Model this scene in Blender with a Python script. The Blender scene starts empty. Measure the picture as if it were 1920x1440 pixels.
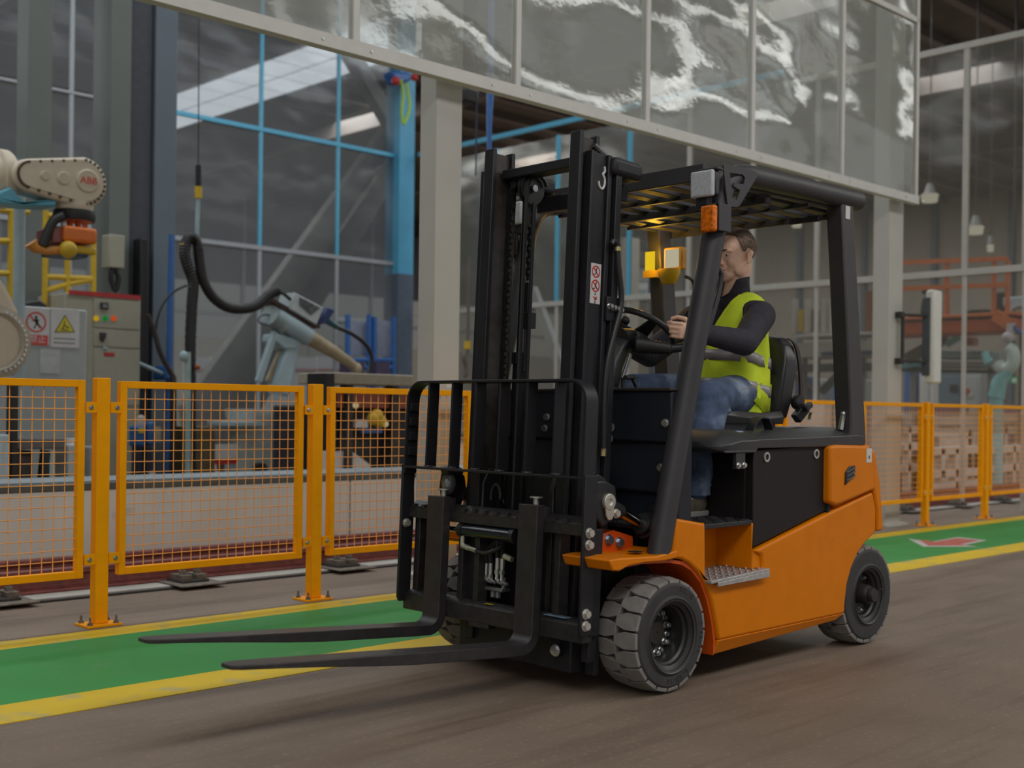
import bpy, bmesh, math, random
from mathutils import Vector, Matrix

random.seed(7)
S = bpy.context.scene
COL = S.collection

# ------------------------------------------------------------------ camera
FPX, HOR, EYE = 2250.0, 770.0, 1.10          # focal length and horizon row for a 1920x1440 frame, eye height
ROLL, AL = math.radians(0.72), math.atan(2250.0 / 2325.0)
_c, _s, _ca, _sa = math.cos(ROLL), math.sin(ROLL), math.cos(AL), math.sin(AL)
cam_data = bpy.data.cameras.new('camera')
cam = bpy.data.objects.new('camera', cam_data)
COL.objects.link(cam)
right, up, fwd = Vector((_ca, -_sa, 0)), Vector((0, 0, 1)), Vector((_sa, _ca, 0))
cx, cy = right * _c + up * _s, up * _c - right * _s
cam.matrix_world = Matrix(((cx.x, cy.x, -fwd.x, 0), (cx.y, cy.y, -fwd.y, 0), (cx.z, cy.z, -fwd.z, EYE), (0, 0, 0, 1)))
cam_data.sensor_width = 36.0
cam_data.lens = FPX / 1920 * 36
cam_data.shift_y = (HOR - 720) / 1920
cam_data.clip_end = 300
cam_data.dof.use_dof = True
cam_data.dof.focus_distance = 5.2
cam_data.dof.aperture_fstop = 2.2
S.camera = cam

# ------------------------------------------------------------------ colour management, world, lights
S.view_settings.view_transform = 'Standard'
S.view_settings.look = 'None'
S.view_settings.gamma = 1.0
S.view_settings.exposure = 0.0
S.view_settings.use_curve_mapping = False
S.cycles.transparent_max_bounces = 24
S.cycles.max_bounces = 8
S.cycles.use_denoising = True
S.cycles.sample_clamp_indirect = 4.0
W = bpy.data.worlds.new('world')
S.world = W
W.use_nodes = True
W.node_tree.nodes['Background'].inputs[0].default_value = (0.96, 0.97, 1.0, 1)
W.node_tree.nodes['Background'].inputs[1].default_value = 0.42

def area(name, loc, sx, sy, power, col=(1, 1, 1), rot=(0, 0, 0)):
    d = bpy.data.lights.new(name, 'AREA')
    d.shape = 'RECTANGLE'; d.size = sx; d.size_y = sy; d.energy = power; d.color = col
    o = bpy.data.objects.new(name, d); COL.objects.link(o)
    o.location = loc; o.rotation_euler = rot
    return o
# rooflights of the hall: a strip over the aisle behind the camera, one over the lane, three over the work cells, and a fill light added for the end wall
area('rooflight_aisle', (8, -4.6, 9.3), 44, 3.6, 2050, (1.0, 0.985, 0.95))
area('rooflight_lane', (6, 1.6, 9.3), 30, 1.5, 130, (1.0, 0.97, 0.92))
area('rooflight_cell', (5, 9.5, 9.2), 26, 1.6, 620, (0.92, 0.97, 1.0))
area('rooflight_cell', (3, 14.0, 9.2), 16, 1.6, 480, (0.92, 0.97, 1.0))
area('rooflight_far', (22, 13.0, 9.2), 14, 2.0, 600, (0.95, 0.98, 1.0))
area('end_wall_fill', (37, 20.0, 9.2), 3.0, 30, 1050, (1.0, 0.97, 0.92))  # unseen area light added to brighten the far end wall
area('rooflight_far', (14, 27.0, 9.2), 30, 2.0, 2400, (1.0, 0.96, 0.90))

# ------------------------------------------------------------------ pixel helpers: a ray of the photograph met with a real plane
def _ray(px, py):
    u, v = px - 960, py - HOR
    u, v = _c * u + _s * v, -_s * u + _c * v
    return (u * _ca + FPX * _sa) / FPX, (-u * _sa + FPX * _ca) / FPX, -v / FPX
def at_y(px, py, Y):
    r = _ray(px, py); t = Y / r[1]; return Vector((r[0] * t, Y, EYE + r[2] * t))
def at_x(px, py, X):
    r = _ray(px, py); t = X / r[0]; return Vector((X, r[1] * t, EYE + r[2] * t))
def at_z(px, py, Z):
    r = _ray(px, py); t = (Z - EYE) / r[2]; return Vector((r[0] * t, r[1] * t, Z))
def at_d(px, py, d):
    r = _ray(px, py); return Vector((r[0] * d, r[1] * d, EYE + r[2] * d))

# ------------------------------------------------------------------ materials
def lin(c):
    c = c / 255.0
    return c / 12.92 if c <= 0.04045 else ((c + 0.055) / 1.055) ** 2.4
MATS = {}
def mat(name, rgb, rough=0.5, metal=0.0, var=0.12, scale=12.0, bump=0.0, bscale=200.0, coat=0.0, spec=0.5, dirt=None):
    """Principled material whose colour is varied a little by object-space noise; rgb is linear."""
    if name in MATS: return MATS[name]
    m = bpy.data.materials.new(name); m.use_nodes = True
    nt = m.node_tree; b = nt.nodes['Principled BSDF']
    b.inputs['Roughness'].default_value = rough
    b.inputs['Metallic'].default_value = metal
    b.inputs['Coat Weight'].default_value = coat
    b.inputs['Coat Roughness'].default_value = 0.12
    b.inputs['Specular IOR Level'].default_value = spec
    tc = nt.nodes.new('ShaderNodeTexCoord')
    n = nt.nodes.new('ShaderNodeTexNoise'); n.inputs['Scale'].default_value = scale; n.inputs['Detail'].default_value = 5
    nt.links.new(tc.outputs['Object'], n.inputs['Vector'])
    r = nt.nodes.new('ShaderNodeValToRGB')
    lo = tuple(max(0, c * (1 - var)) for c in rgb); hi = tuple(min(1, c * (1 + var)) for c in rgb)
    r.color_ramp.elements[0].position = 0.3; r.color_ramp.elements[1].position = 0.7
    r.color_ramp.elements[0].color = (*lo, 1); r.color_ramp.elements[1].color = (*hi, 1)
    nt.links.new(n.outputs['Fac'], r.inputs['Fac'])
    out = r.outputs['Color']
    if dirt:
        n2 = nt.nodes.new('ShaderNodeTexNoise'); n2.inputs['Scale'].default_value = dirt[1]; n2.inputs['Detail'].default_value = 8
        nt.links.new(tc.outputs['Object'], n2.inputs['Vector'])
        r2 = nt.nodes.new('ShaderNodeValToRGB')
        r2.color_ramp.elements[0].position = dirt[2]; r2.color_ramp.elements[1].position = min(1, dirt[2] + 0.16)
        nt.links.new(n2.outputs['Fac'], r2.inputs['Fac'])
        mx = nt.nodes.new('ShaderNodeMix'); mx.data_type = 'RGBA'
        nt.links.new(r2.outputs['Color'], mx.inputs[0]); nt.links.new(out, mx.inputs[6]); mx.inputs[7].default_value = (*dirt[0], 1)
        out = mx.outputs[2]
    nt.links.new(out, b.inputs['Base Color'])
    if bump:
        n3 = nt.nodes.new('ShaderNodeTexNoise'); n3.inputs['Scale'].default_value = bscale; n3.inputs['Detail'].default_value = 3
        nt.links.new(tc.outputs['Object'], n3.inputs['Vector'])
        bp = nt.nodes.new('ShaderNodeBump'); bp.inputs['Strength'].default_value = bump; bp.inputs['Distance'].default_value = 0.002
        nt.links.new(n3.outputs['Fac'], bp.inputs['Height']); nt.links.new(bp.outputs['Normal'], b.inputs['Normal'])
    MATS[name] = m
    return m
def glow(name, rgb, strength):
    if name in MATS: return MATS[name]
    m = bpy.data.materials.new(name); m.use_nodes = True
    nt = m.node_tree; nt.nodes.remove(nt.nodes['Principled BSDF'])
    e = nt.nodes.new('ShaderNodeEmission'); e.inputs[0].default_value = (*rgb, 1); e.inputs[1].default_value = strength
    nt.links.new(e.outputs[0], nt.nodes['Material Output'].inputs[0])
    MATS[name] = m
    return m
def clear(name, tint, haze, haze_rgb, rough=0.04, wave=0.0, wscale=1.0, fac=1.0):
    """Thin transparent sheet: see-through, a milky diffuse share, and a Fresnel gloss; wave bends the gloss like slack film."""
    m = bpy.data.materials.new(name); m.use_nodes = True
    nt = m.node_tree; nt.nodes.remove(nt.nodes['Principled BSDF']); N = nt.nodes.new; L = nt.links.new
    t = N('ShaderNodeBsdfTransparent'); t.inputs[0].default_value = (*tint, 1)
    d = N('ShaderNodeBsdfDiffuse'); d.inputs[0].default_value = (*haze_rgb, 1)
    tl = N('ShaderNodeBsdfTranslucent'); tl.inputs[0].default_value = (*haze_rgb, 1)
    ms = N('ShaderNodeMixShader'); ms.inputs[0].default_value = 0.4; L(d.outputs[0], ms.inputs[1]); L(tl.outputs[0], ms.inputs[2])
    m1 = N('ShaderNodeMixShader'); m1.inputs[0].default_value = haze; L(t.outputs[0], m1.inputs[1]); L(ms.outputs[0], m1.inputs[2])
    g = N('ShaderNodeBsdfGlossy'); g.inputs['Roughness'].default_value = rough
    fr = N('ShaderNodeFresnel'); fr.inputs[0].default_value = 1.5
    mu = N('ShaderNodeMath'); mu.operation = 'MULTIPLY'; mu.inputs[1].default_value = fac; L(fr.outputs[0], mu.inputs[0])
    if wave:
        tc = N('ShaderNodeTexCoord'); mp = N('ShaderNodeMapping'); mp.inputs['Scale'].default_value = (1.0, 1.0, 1.3)
        L(tc.outputs['Object'], mp.inputs[0])
        n1 = N('ShaderNodeTexNoise'); n1.inputs['Scale'].default_value = wscale; n1.inputs['Detail'].default_value = 1.5; L(mp.outputs[0], n1.inputs['Vector'])
        n2 = N('ShaderNodeTexNoise'); n2.inputs['Scale'].default_value = wscale * 22; n2.inputs['Detail'].default_value = 3; L(mp.outputs[0], n2.inputs['Vector'])
        ml = N('ShaderNodeMath'); ml.operation = 'MULTIPLY_ADD'; ml.inputs[1].default_value = 0.0045
        L(n2.outputs['Fac'], ml.inputs[0]); L(n1.outputs['Fac'], ml.inputs[2])
        bp = N('ShaderNodeBump'); bp.inputs['Strength'].default_value = 1.0; bp.inputs['Distance'].default_value = wave
        L(ml.outputs[0], bp.inputs['Height']); L(bp.outputs[0], g.inputs['Normal'])
    m2 = N('ShaderNodeMixShader'); L(mu.outputs[0], m2.inputs[0]); L(m1.outputs[0], m2.inputs[1]); L(g.outputs[0], m2.inputs[2])
    L(m2.outputs[0], nt.nodes['Material Output'].inputs[0])
    MATS[name] = m
    return m

# ------------------------------------------------------------------ mesh builder
class MB:
    def __init__(s, xf=None): s.v, s.f, s.xf = [], [], xf
    def add(s, vs, fs):
        o = len(s.v); s.v += [Vector(v) for v in vs]; s.f += [tuple(i + o for i in f) for f in fs]; return s
    def box(s, x0, y0, z0, x1, y1, z1):
        return s.add([(x0, y0, z0), (x1, y0, z0), (x1, y1, z0), (x0, y1, z0), (x0, y0, z1), (x1, y0, z1), (x1, y1, z1), (x0, y1, z1)],
                     [(0, 3, 2, 1), (4, 5, 6, 7), (0, 1, 5, 4), (1, 2, 6, 5), (2, 3, 7, 6), (3, 0, 4, 7)])
    def prism(s, pts, ax, a, b):
        """polygon pts extruded along axis ax from a to b; pts are (the two other axes in x,y,z order)"""
        def P(p, t): return {'x': (t, p[0], p[1]), 'y': (p[0], t, p[1]), 'z': (p[0], p[1], t)}[ax]
        n = len(pts)
        return s.add([P(p, a) for p in pts] + [P(p, b) for p in pts],
                     [tuple(range(n))[::-1], tuple(range(n, 2 * n))] + [(i, (i + 1) % n, n + (i + 1) % n, n + i) for i in range(n)])
    def bar(s, p, q, w, h, up=(0, 0, 1), w2=None, h2=None):
        p, q = Vector(p), Vector(q); d = (q - p).normalized(); u = Vector(up)
        if abs(d.dot(u)) > 0.98: u = Vector((1, 0, 0))
        x = d.cross(u).normalized(); y = x.cross(d)
        w2 = w if w2 is None else w2; h2 = h if h2 is None else h2
        vs = [p + x * a * w / 2 + y * b * h / 2 for a, b in ((-1, -1), (1, -1), (1, 1), (-1, 1))] + \
             [q + x * a * w2 / 2 + y * b * h2 / 2 for a, b in ((-1, -1), (1, -1), (1, 1), (-1, 1))]
        return s.add(vs, [(0, 3, 2, 1), (4, 5, 6, 7), (0, 1, 5, 4), (1, 2, 6, 5), (2, 3, 7, 6), (3, 0, 4, 7)])
    def cyl(s, p, q, r, r2=None, n=14, caps=True):
        return s.tube([p, q], [r, r if r2 is None else r2], n, caps)
    def tube(s, pts, r, n=10, caps=True):
        pts = [Vector(p) for p in pts]; m = len(pts)
        rs = r if isinstance(r, (list, tuple)) else [r] * m
        t0 = (pts[1] - pts[0]).normalized(); u = t0.orthogonal().normalized(); vs = []
        for i, p in enumerate(pts):
            a = (pts[i] - pts[i - 1]).normalized() if i else t0
            b = (pts[i + 1] - pts[i]).normalized() if i < m - 1 else a
            t = (a + b).normalized() if (a + b).length > 1e-6 else a
            u = (u - t * u.dot(t)).normalized(); w = t.cross(u)
            vs += [p + (u * math.cos(2 * math.pi * k / n) + w * math.sin(2 * math.pi * k / n)) * rs[i] for k in range(n)]
        fs = [(i * n + k, i * n + (k + 1) % n, (i + 1) * n + (k + 1) % n, (i + 1) * n + k) for i in range(m - 1) for k in range(n)]
        if caps: fs += [tuple(range(n))[::-1], tuple((m - 1) * n + k for k in range(n))]
        return s.add(vs, fs)
    def lathe(s, prof, o, d, n=32, closed=False):
        """profile [(radius, offset along d)] turned about the axis through o"""
        o, d = Vector(o), Vector(d).normalized(); u = d.orthogonal().normalized(); w = d.cross(u); m = len(prof); vs = []
        for r, t in prof:
            vs += [o + d * t + (u * math.cos(2 * math.pi * k / n) + w * math.sin(2 * math.pi * k / n)) * r for k in range(n)]
        fs = [(i * n + k, i * n + (k + 1) % n, (i + 1) * n + (k + 1) % n, (i + 1) * n + k) for i in range(m - 1) for k in range(n)]
        if closed: fs += [((m - 1) * n + k, (m - 1) * n + (k + 1) % n, (k + 1) % n, k) for k in range(n)]
        else: fs += [tuple(range(n))[::-1], tuple((m - 1) * n + k for k in range(n))]
        return s.add(vs, fs)
    def ball(s, c, r, nu=14, nv=9, rot=None):
        c = Vector(c); r = (r, r, r) if not isinstance(r, (list, tuple)) else r; vs = [Vector((0, 0, -r[2]))]
        for j in range(1, nv):
            a = math.pi * j / nv - math.pi / 2
            vs += [Vector((math.cos(a) * math.cos(2 * math.pi * k / nu) * r[0], math.cos(a) * math.sin(2 * math.pi * k / nu) * r[1], math.sin(a) * r[2])) for k in range(nu)]
        vs.append(Vector((0, 0, r[2])))
        if rot: vs = [rot @ v for v in vs]
        fs = [(0, 1 + (k + 1) % nu, 1 + k) for k in range(nu)]
        for j in range(nv - 2):
            fs += [(1 + j * nu + k, 1 + j * nu + (k + 1) % nu, 1 + (j + 1) * nu + (k + 1) % nu, 1 + (j + 1) * nu + k) for k in range(nu)]
        e = len(vs) - 1
        fs += [(1 + (nv - 2) * nu + k, 1 + (nv - 2) * nu + (k + 1) % nu, e) for k in range(nu)]
        return s.add([c + v for v in vs], fs)
    def loft(s, rings, caps=True):
        n = len(rings[0]); m = len(rings)
        fs = [(i * n + k, i * n + (k + 1) % n, (i + 1) * n + (k + 1) % n, (i + 1) * n + k) for i in range(m - 1) for k in range(n)]
        if caps: fs += [tuple(range(n))[::-1], tuple((m - 1) * n + k for k in range(n))]
        return s.add([v for r in rings for v in r], fs)
    def hexbolt(s, p, d, r=0.011, h=0.009, washer=True):
        p, d = Vector(p), Vector(d).normalized()
        if washer: s.cyl(p, p + d * 0.003, r * 1.35, n=12)
        s.cyl(p, p + d * (h + 0.003), r, n=6)
        return s
    def sheet(s, a, b, c, d):
        return s.add([a, b, c, d], [(0, 1, 2, 3)])
    def build(s, name, m, parent=None, bevel=0.0, seg=2, smooth=True, angle=35, label=None, kind=None):
        o0 = Vector(parent['_o']) if parent is not None and '_o' in parent else Vector((0, 0, 0))
        me = bpy.data.meshes.new(name)
        vs = [Vector(s.xf(*v)) if s.xf else v for v in s.v]
        me.from_pydata([tuple(v - o0) for v in vs], [], s.f); me.update()
        bm = bmesh.new(); bm.from_mesh(me); bmesh.ops.recalc_face_normals(bm, faces=bm.faces); bm.to_mesh(me); bm.free()
        me.materials.append(m)
        if smooth:
            me.shade_smooth(); me.set_sharp_from_angle(angle=math.radians(angle))
        o = bpy.data.objects.new(name, me); COL.objects.link(o)
        if parent is not None: o.parent = parent; o['_o'] = tuple(o0)
        if bevel:
            bv = o.modifiers.new('bevel', 'BEVEL'); bv.width = bevel; bv.segments = seg; bv.limit_method = 'ANGLE'; bv.angle_limit = math.radians(40)
            bv.harden_normals = False
        if label: o['label'] = label
        if kind: o['kind'] = kind
        return o

def thing(name, label, cat, loc=(0, 0, 0), group=None):
    o = bpy.data.objects.new(name, None); COL.objects.link(o); o.location = loc; o.empty_display_size = 0.1
    o['label'] = label; o['category'] = cat; o['_o'] = tuple(loc)
    if group: o['group'] = group
    return o
def tag(o, label, cat, group=None, kind=None):
    o['label'] = label; o['category'] = cat
    if group: o['group'] = group
    if kind: o['kind'] = kind
    return o
def copy_tree(o, loc=None, label=None, parent=None):
    c = o.copy(); COL.objects.link(c)
    if parent is not None: c.parent = parent
    if loc is not None: c.location = loc
    if label: c['label'] = label
    for ch in list(o.children): copy_tree(ch, parent=c)
    return c
def structure(o, label=None):
    o['kind'] = 'structure'
    if label: o['label'] = label
    return o
def text_mesh(name, body, size, m, parent, loc, xdir, ydir, depth=0.001, align='CENTER'):
    """raised lettering as a mesh, lying in the plane spanned by xdir and ydir"""
    cu = bpy.data.curves.new(name, 'FONT'); cu.body = body; cu.size = size; cu.extrude = depth; cu.align_x = align; cu.align_y = 'CENTER'; cu.resolution_u = 3
    tmp = bpy.data.objects.new(name + '_tmp', cu); COL.objects.link(tmp)
    dg = bpy.context.evaluated_depsgraph_get(); me = bpy.data.meshes.new_from_object(tmp.evaluated_get(dg))
    bpy.data.objects.remove(tmp); bpy.data.curves.remove(cu)
    x, y = Vector(xdir).normalized(), Vector(ydir).normalized(); z = x.cross(y); o0 = Vector(parent['_o']) if parent is not None and '_o' in parent else Vector((0, 0, 0))
    M = Matrix(((x.x, y.x, z.x, loc[0] - o0.x), (x.y, y.y, z.y, loc[1] - o0.y), (x.z, y.z, z.z, loc[2] - o0.z), (0, 0, 0, 1)))
    me.transform(M); me.materials.clear(); me.materials.append(m)
    o = bpy.data.objects.new(name, me); COL.objects.link(o)
    if parent is not None: o.parent = parent
    return o
def arc(cx, cy, r, a0, a1, n):
    return [(cx + r * math.cos(math.radians(a0 + (a1 - a0) * i / n)), cy + r * math.sin(math.radians(a0 + (a1 - a0) * i / n))) for i in range(n + 1)]
def spline(pts, n=8):
    """Catmull-Rom through the points"""
    P = [Vector(p) for p in pts]; P = [P[0] * 2 - P[1]] + P + [P[-1] * 2 - P[-2]]; out = []
    for i in range(1, len(P) - 2):
        for k in range(n):
            t = k / n; a, b, c, d = P[i - 1], P[i], P[i + 1], P[i + 2]
            out.append(0.5 * ((2 * b) + (c - a) * t + (2 * a - 5 * b + 4 * c - d) * t * t + (3 * b - a - 3 * c + d) * t ** 3))
    out.append(P[-2]); return out

BLACK = mat('black_powder_coat', (0.030, 0.029, 0.032), 0.42, var=0.15, bump=0.25, bscale=600)
BLACK2 = mat('dark_blue_black_sheet', (0.013, 0.016, 0.024), 0.48, spec=0.4, var=0.1, bump=0.2, bscale=700)
STEEL_BLACK = mat('worn_black_steel', (0.028, 0.026, 0.026), 0.45, var=0.3, scale=40, bump=0.5, bscale=260, dirt=((0.12, 0.11, 0.105), 55, 0.70))
ORANGE = mat('orange_paint', (0.70, 0.195, 0.0005), 0.38, var=0.04, coat=0.03, spec=0.18)
FENCE_O = mat('amber_orange_powder_coat', (0.94, 0.365, 0.002), 0.5, spec=0.12, var=0.05)
ZINC = mat('zinc_bolt', (0.62, 0.63, 0.62), 0.28, 0.9, var=0.1)
RUBBER = mat('tyre_rubber', (0.040, 0.039, 0.040), 0.75, var=0.15, bump=0.3, bscale=300)
PLASTIC = mat('black_plastic', (0.018, 0.018, 0.020), 0.38, var=0.1, bump=0.25, bscale=900)
# ================================================================== SETTING
def floor_mat():
    m = mat('screeded_concrete_floor', (0.212, 0.160, 0.121), 0.6, spec=0.3, var=0.10, scale=2.2, bump=0.35, bscale=420)
    nt = m.node_tree; b = nt.nodes['Principled BSDF']; N = nt.nodes.new; L = nt.links.new
    src = b.inputs['Base Color'].links[0].from_socket
    tc = N('ShaderNodeTexCoord')
    def streak(scale, p0, p1, dark, prev, det=4):
        mp = N('ShaderNodeMapping'); mp.inputs['Scale'].default_value = scale; L(tc.outputs['Object'], mp.inputs[0])
        n = N('ShaderNodeTexNoise'); n.inputs['Scale'].default_value = 1.0; n.inputs['Detail'].default_value = det; L(mp.outputs[0], n.inputs['Vector'])
        r = N('ShaderNodeValToRGB'); r.color_ramp.elements[0].position = p0; r.color_ramp.elements[1].position = p1
        r.color_ramp.elements[0].color = (1, 1, 1, 1); r.color_ramp.elements[1].color = (*dark, 1); L(n.outputs['Fac'], r.inputs[0])
        x = N('ShaderNodeMix'); x.data_type = 'RGBA'; x.blend_type = 'MULTIPLY'; x.inputs[0].default_value = 1.0
        L(prev, x.inputs[6]); L(r.outputs[0], x.inputs[7]); return x.outputs[2]
    c = streak((0.35, 3.2, 1), 0.52, 0.72, (0.62, 0.58, 0.56), src)      # rubbed tyre tracks along the lane
    c = streak((0.9, 14, 1), 0.55, 0.75, (0.80, 0.78, 0.77), c)
    c = streak((46, 46, 1), 0.60, 0.70, (1.35, 1.33, 1.30), c, 2)        # pale grit
    L(c, b.inputs['Base Color'])
    return m
FLOOR = floor_mat()
structure(MB().add([(-16, -14, 0), (46, -14, 0), (46, 46, 0), (-16, 46, 0)], [(0, 1, 2, 3)]).build('floor', FLOOR, smooth=False))

GREEN = mat('green_floor_paint', (0.030, 0.270, 0.055), 0.55, spec=0.25, var=0.10, scale=1.4, bump=0.2, bscale=300, dirt=((0.09, 0.28, 0.10), 5, 0.60))
YEL = mat('yellow_floor_paint', (0.70, 0.48, 0.012), 0.55, spec=0.25, var=0.08, scale=2.0, dirt=((0.45, 0.40, 0.17), 6, 0.56))
structure(MB().box(-14, 4.43, 0.0, 44, 5.43, 0.003).build('trim_1', GREEN, smooth=False), 'green painted walkway on the floor')
structure(MB().box(-14, 4.17, 0.0, 44, 4.43, 0.003).build('trim_2', YEL, smooth=False), 'yellow walkway line along the lane')
structure(MB().box(-14, 5.43, 0.0, 44, 5.62, 0.003).build('trim_3', YEL, smooth=False), 'yellow walkway line beside the fence posts')
# red arrow with white outline painted on the walkway
RED = mat('red_floor_paint', (0.50, 0.10, 0.08), 0.5, var=0.15, scale=14, dirt=((0.50, 0.34, 0.30), 20, 0.55))
WHT = mat('white_floor_paint', (0.52, 0.50, 0.48), 0.5, var=0.1, scale=14)
ar = [at_z(x, y, 0.004) for x, y in [(1703, 1010), (1731, 1025), (1832, 1025), (1808, 1022), (1850, 1013), (1796, 1007), (1745, 1016)]]
out = [(p.x, p.y) for p in ar]; cxy = (sum(p[0] for p in out) / 7, sum(p[1] for p in out) / 7)
structure(MB().prism(out, 'z', 0.003, 0.0045).build('trim_4', WHT, smooth=False), 'white edge of the red arrow on the walkway')
inn = [(cxy[0] + (p[0] - cxy[0]) * 0.80, cxy[1] + (p[1] - cxy[1]) * 0.74) for p in out]
structure(MB().prism(inn, 'z', 0.0045, 0.006).build('trim_5', RED, smooth=False), 'red arrow painted on the green walkway')
structure(MB().box(14.6, 5.66, 0.0, 24, 6.05, 0.003).build('trim_6', RED, smooth=False), 'worn red patch painted behind the fence')

# ------------------------------------------------------------------ crane rails and their clips
RUST = mat('rust_red_rail', (0.20, 0.055, 0.045), 0.6, var=0.3, scale=18, dirt=((0.10, 0.06, 0.05), 30, 0.6))
PADM = mat('pale_grout', (0.42, 0.40, 0.36), 0.7, var=0.12, scale=5, dirt=((0.22, 0.19, 0.16), 7, 0.62))
DARKM = mat('dark_iron', (0.035, 0.032, 0.030), 0.6, var=0.3, scale=30)
structure(MB().box(-14, 6.62, 0, 44, 7.44, 0.02).build('trim_7', PADM, bevel=0.004), 'pale grout pad under the rails')
structure(MB().box(-14, 6.585, 0.0, 44, 6.62, 0.012).build('trim_8', DARKM), 'dark joint along the grout pad')
def rail(name, y, z, label):
    w, hd = 0.075, 0.036
    p = [(y - w, z), (y + w, z), (y + w, z + 0.014), (y + 0.012, z + 0.032), (y + 0.012, z + 0.088), (y + hd, z + 0.098), (y + hd, z + 0.128), (y - hd, z + 0.128), (y - hd, z + 0.098), (y - 0.012, z + 0.088), (y - 0.012, z + 0.032), (y - w, z + 0.014)]
    return tag(MB().prism(p, 'x', -14, 44).build(name, RUST, bevel=0.004, seg=1), label, 'rail')
rail('crane_rail', 6.86, 0.02, 'rust red steel crane rail nearest the fence, held by bolted clips')
rail('crane_rail', 7.28, 0.03, 'second rust red rail tight against the white plinth wall')
BOLTM = mat('weathered_clip_steel', (0.20, 0.17, 0.14), 0.55, 0.5, var=0.3, scale=40)
clip_names = ['first clip, left of the first fence post', 'clip between the first and second fence posts', 'clip just right of the second fence post', 'clip beyond the far column by the walkway', 'clip beside the rear fence posts', 'last clip by the worn red patch']
for i, (x, w) in enumerate(zip((2.56, 3.71, 4.86, 12.66, 13.95, 15.2), clip_names)):
    t = thing('rail_clip', 'rusty two-bolt rail clamp: ' + w, 'rail clamp', (x, 6.7, 0.0), 'clamps holding the crane rail')
    MB().box(x - 0.15, 6.48, 0.02, x + 0.15, 6.782, 0.03).build('base_plate', BOLTM, t, bevel=0.003)
    MB().box(x - 0.09, 6.58, 0.018, x + 0.09, 6.782, 0.045).build('clamp_plate', DARKM, t, bevel=0.004)
    for dx in (-0.05, 0.05):
        MB().box(x + dx - 0.035, 6.60, 0.045, x + dx + 0.035, 6.74, 0.075).cyl((x + dx, 6.66, 0.07), (x + dx, 6.66, 0.15), 0.011).hexbolt((x + dx, 6.66, 0.075), (0, 0, 1), 0.024, 0.02).build('bolt', BOLTM, t, bevel=0.002)

# ------------------------------------------------------------------ plinth wall
PLW = mat('white_plinth_paint', (0.56, 0.53, 0.49), 0.6, var=0.06, scale=3, dirt=((0.34, 0.31, 0.28), 3.2, 0.66))
t = thing('wall_plinth', 'low white painted plinth wall behind the rails', 'wall', (9, 7.6, 0)); structure(t)
del t['category']
for i in range(6):
    x0 = -14 + i * 3.9
    MB().box(x0 + 0.006, 7.45, 0.0, x0 + 3.894, 8.10, 0.555).build('panel', PLW, t, bevel=0.006)
MB().box(-14, 7.44, 0.555, 9.4, 8.12, 0.60).build('edge_strip', mat('grey_steel_nosing', (0.10, 0.105, 0.10), 0.5, 0.4, scale=6), t, bevel=0.004)
MB().box(-14, 7.52, 0.60, 9.4, 8.0, 0.610).build('top_track', mat('pale_blue_grey_steel', (0.24, 0.29, 0.32), 0.5, 0.2), t, bevel=0.003)

# ------------------------------------------------------------------ columns
CREAM = mat('cream_column_paint', (0.47, 0.455, 0.415), 0.55, var=0.05, scale=2.5, dirt=((0.44, 0.41, 0.36), 4, 0.7))
PALE = mat('pale_grey_paint', (0.50, 0.50, 0.48), 0.5, var=0.06)
def column(name, x0, x1, y0, y1, m, label, ztop=9.5, flange=False):
    t = thing(name, label, 'column', ((x0 + x1) / 2, (y0 + y1) / 2, 0)); t['kind'] = 'structure'; del t['category']
    if flange:
        f = 0.12 * (x1 - x0) if False else 0.03
        MB().box(x0, y0, 0, x0 + f, y1, ztop).box(x1 - f, y0, 0, x1, y1, ztop).box(x0 + f, (y0 + y1) / 2 - 0.02, 0, x1 - f, (y0 + y1) / 2 + 0.02, ztop).build('shaft', m, t, bevel=0.004, seg=1)
    else:
        MB().box(x0, y0, 0, x1, y1, ztop).build('shaft', m, t, bevel=0.006)
    MB().box(x0 - 0.07, y0 - 0.06, 0, x1 + 0.07, y1 + 0.07, 0.03).build('base_plate', m, t, bevel=0.003)
    return t
c1 = column('column_1', 5.023, 5.249, 5.93, 6.09, CREAM, 'cream steel column behind the forklift mast')
MB().box(5.14, 5.9285, 1.245, 5.205, 5.93, 1.265).build('label_plate', mat('white_label', (0.62, 0.62, 0.6), 0.4), c1)
text_mesh('column_number', '07', 0.055, DARKM, c1, (5.022, 6.03, 1.22), (0, -1, 0), (0, 0, 1), 0.0006)
c2 = column('column_2', 10.88, 11.168, 5.93, 6.10, CREAM, 'cream steel column with white light box, right of the forklift')
GREYC = mat('grey_green_column_paint', (0.15, 0.17, 0.16), 0.5, var=0.07, scale=2)
BLUEGREY = mat('blue_grey_column_paint', (0.13, 0.165, 0.20), 0.5, var=0.07, scale=2)
column('column_3', 5.23, 5.50, 13.0, 13.3, GREYC, 'grey column behind the beige robot arm')
column('column_4', 6.17, 6.42, 13.0, 13.45, GREYC, 'grey green column standing left of the tall cable')
column('column_5', 6.72, 7.0, 13.0, 13.45, BLUEGREY, 'blue grey column standing beside the electrical cabinet')
MB().box(6.44, 13.05, 0, 6.70, 13.40, 9.5).build('web', mat('dark_column_web', (0.055, 0.06, 0.075), 0.6), bpy.data.objects['column_4'])
SKY = mat('sky_blue_steel_paint', (0.075, 0.33, 0.52), 0.45, var=0.08, scale=3)
c6 = column('column_6', 13.55, 13.9, 17.0, 17.4, SKY, 'corner column of the glazed partition, sky blue above and slate below')
MB().box(13.545, 16.995, 0.03, 13.905, 17.405, 3.55).build('lower_cladding', mat('slate_blue_cladding', (0.075, 0.10, 0.14), 0.5, var=0.1), c6)

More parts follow.
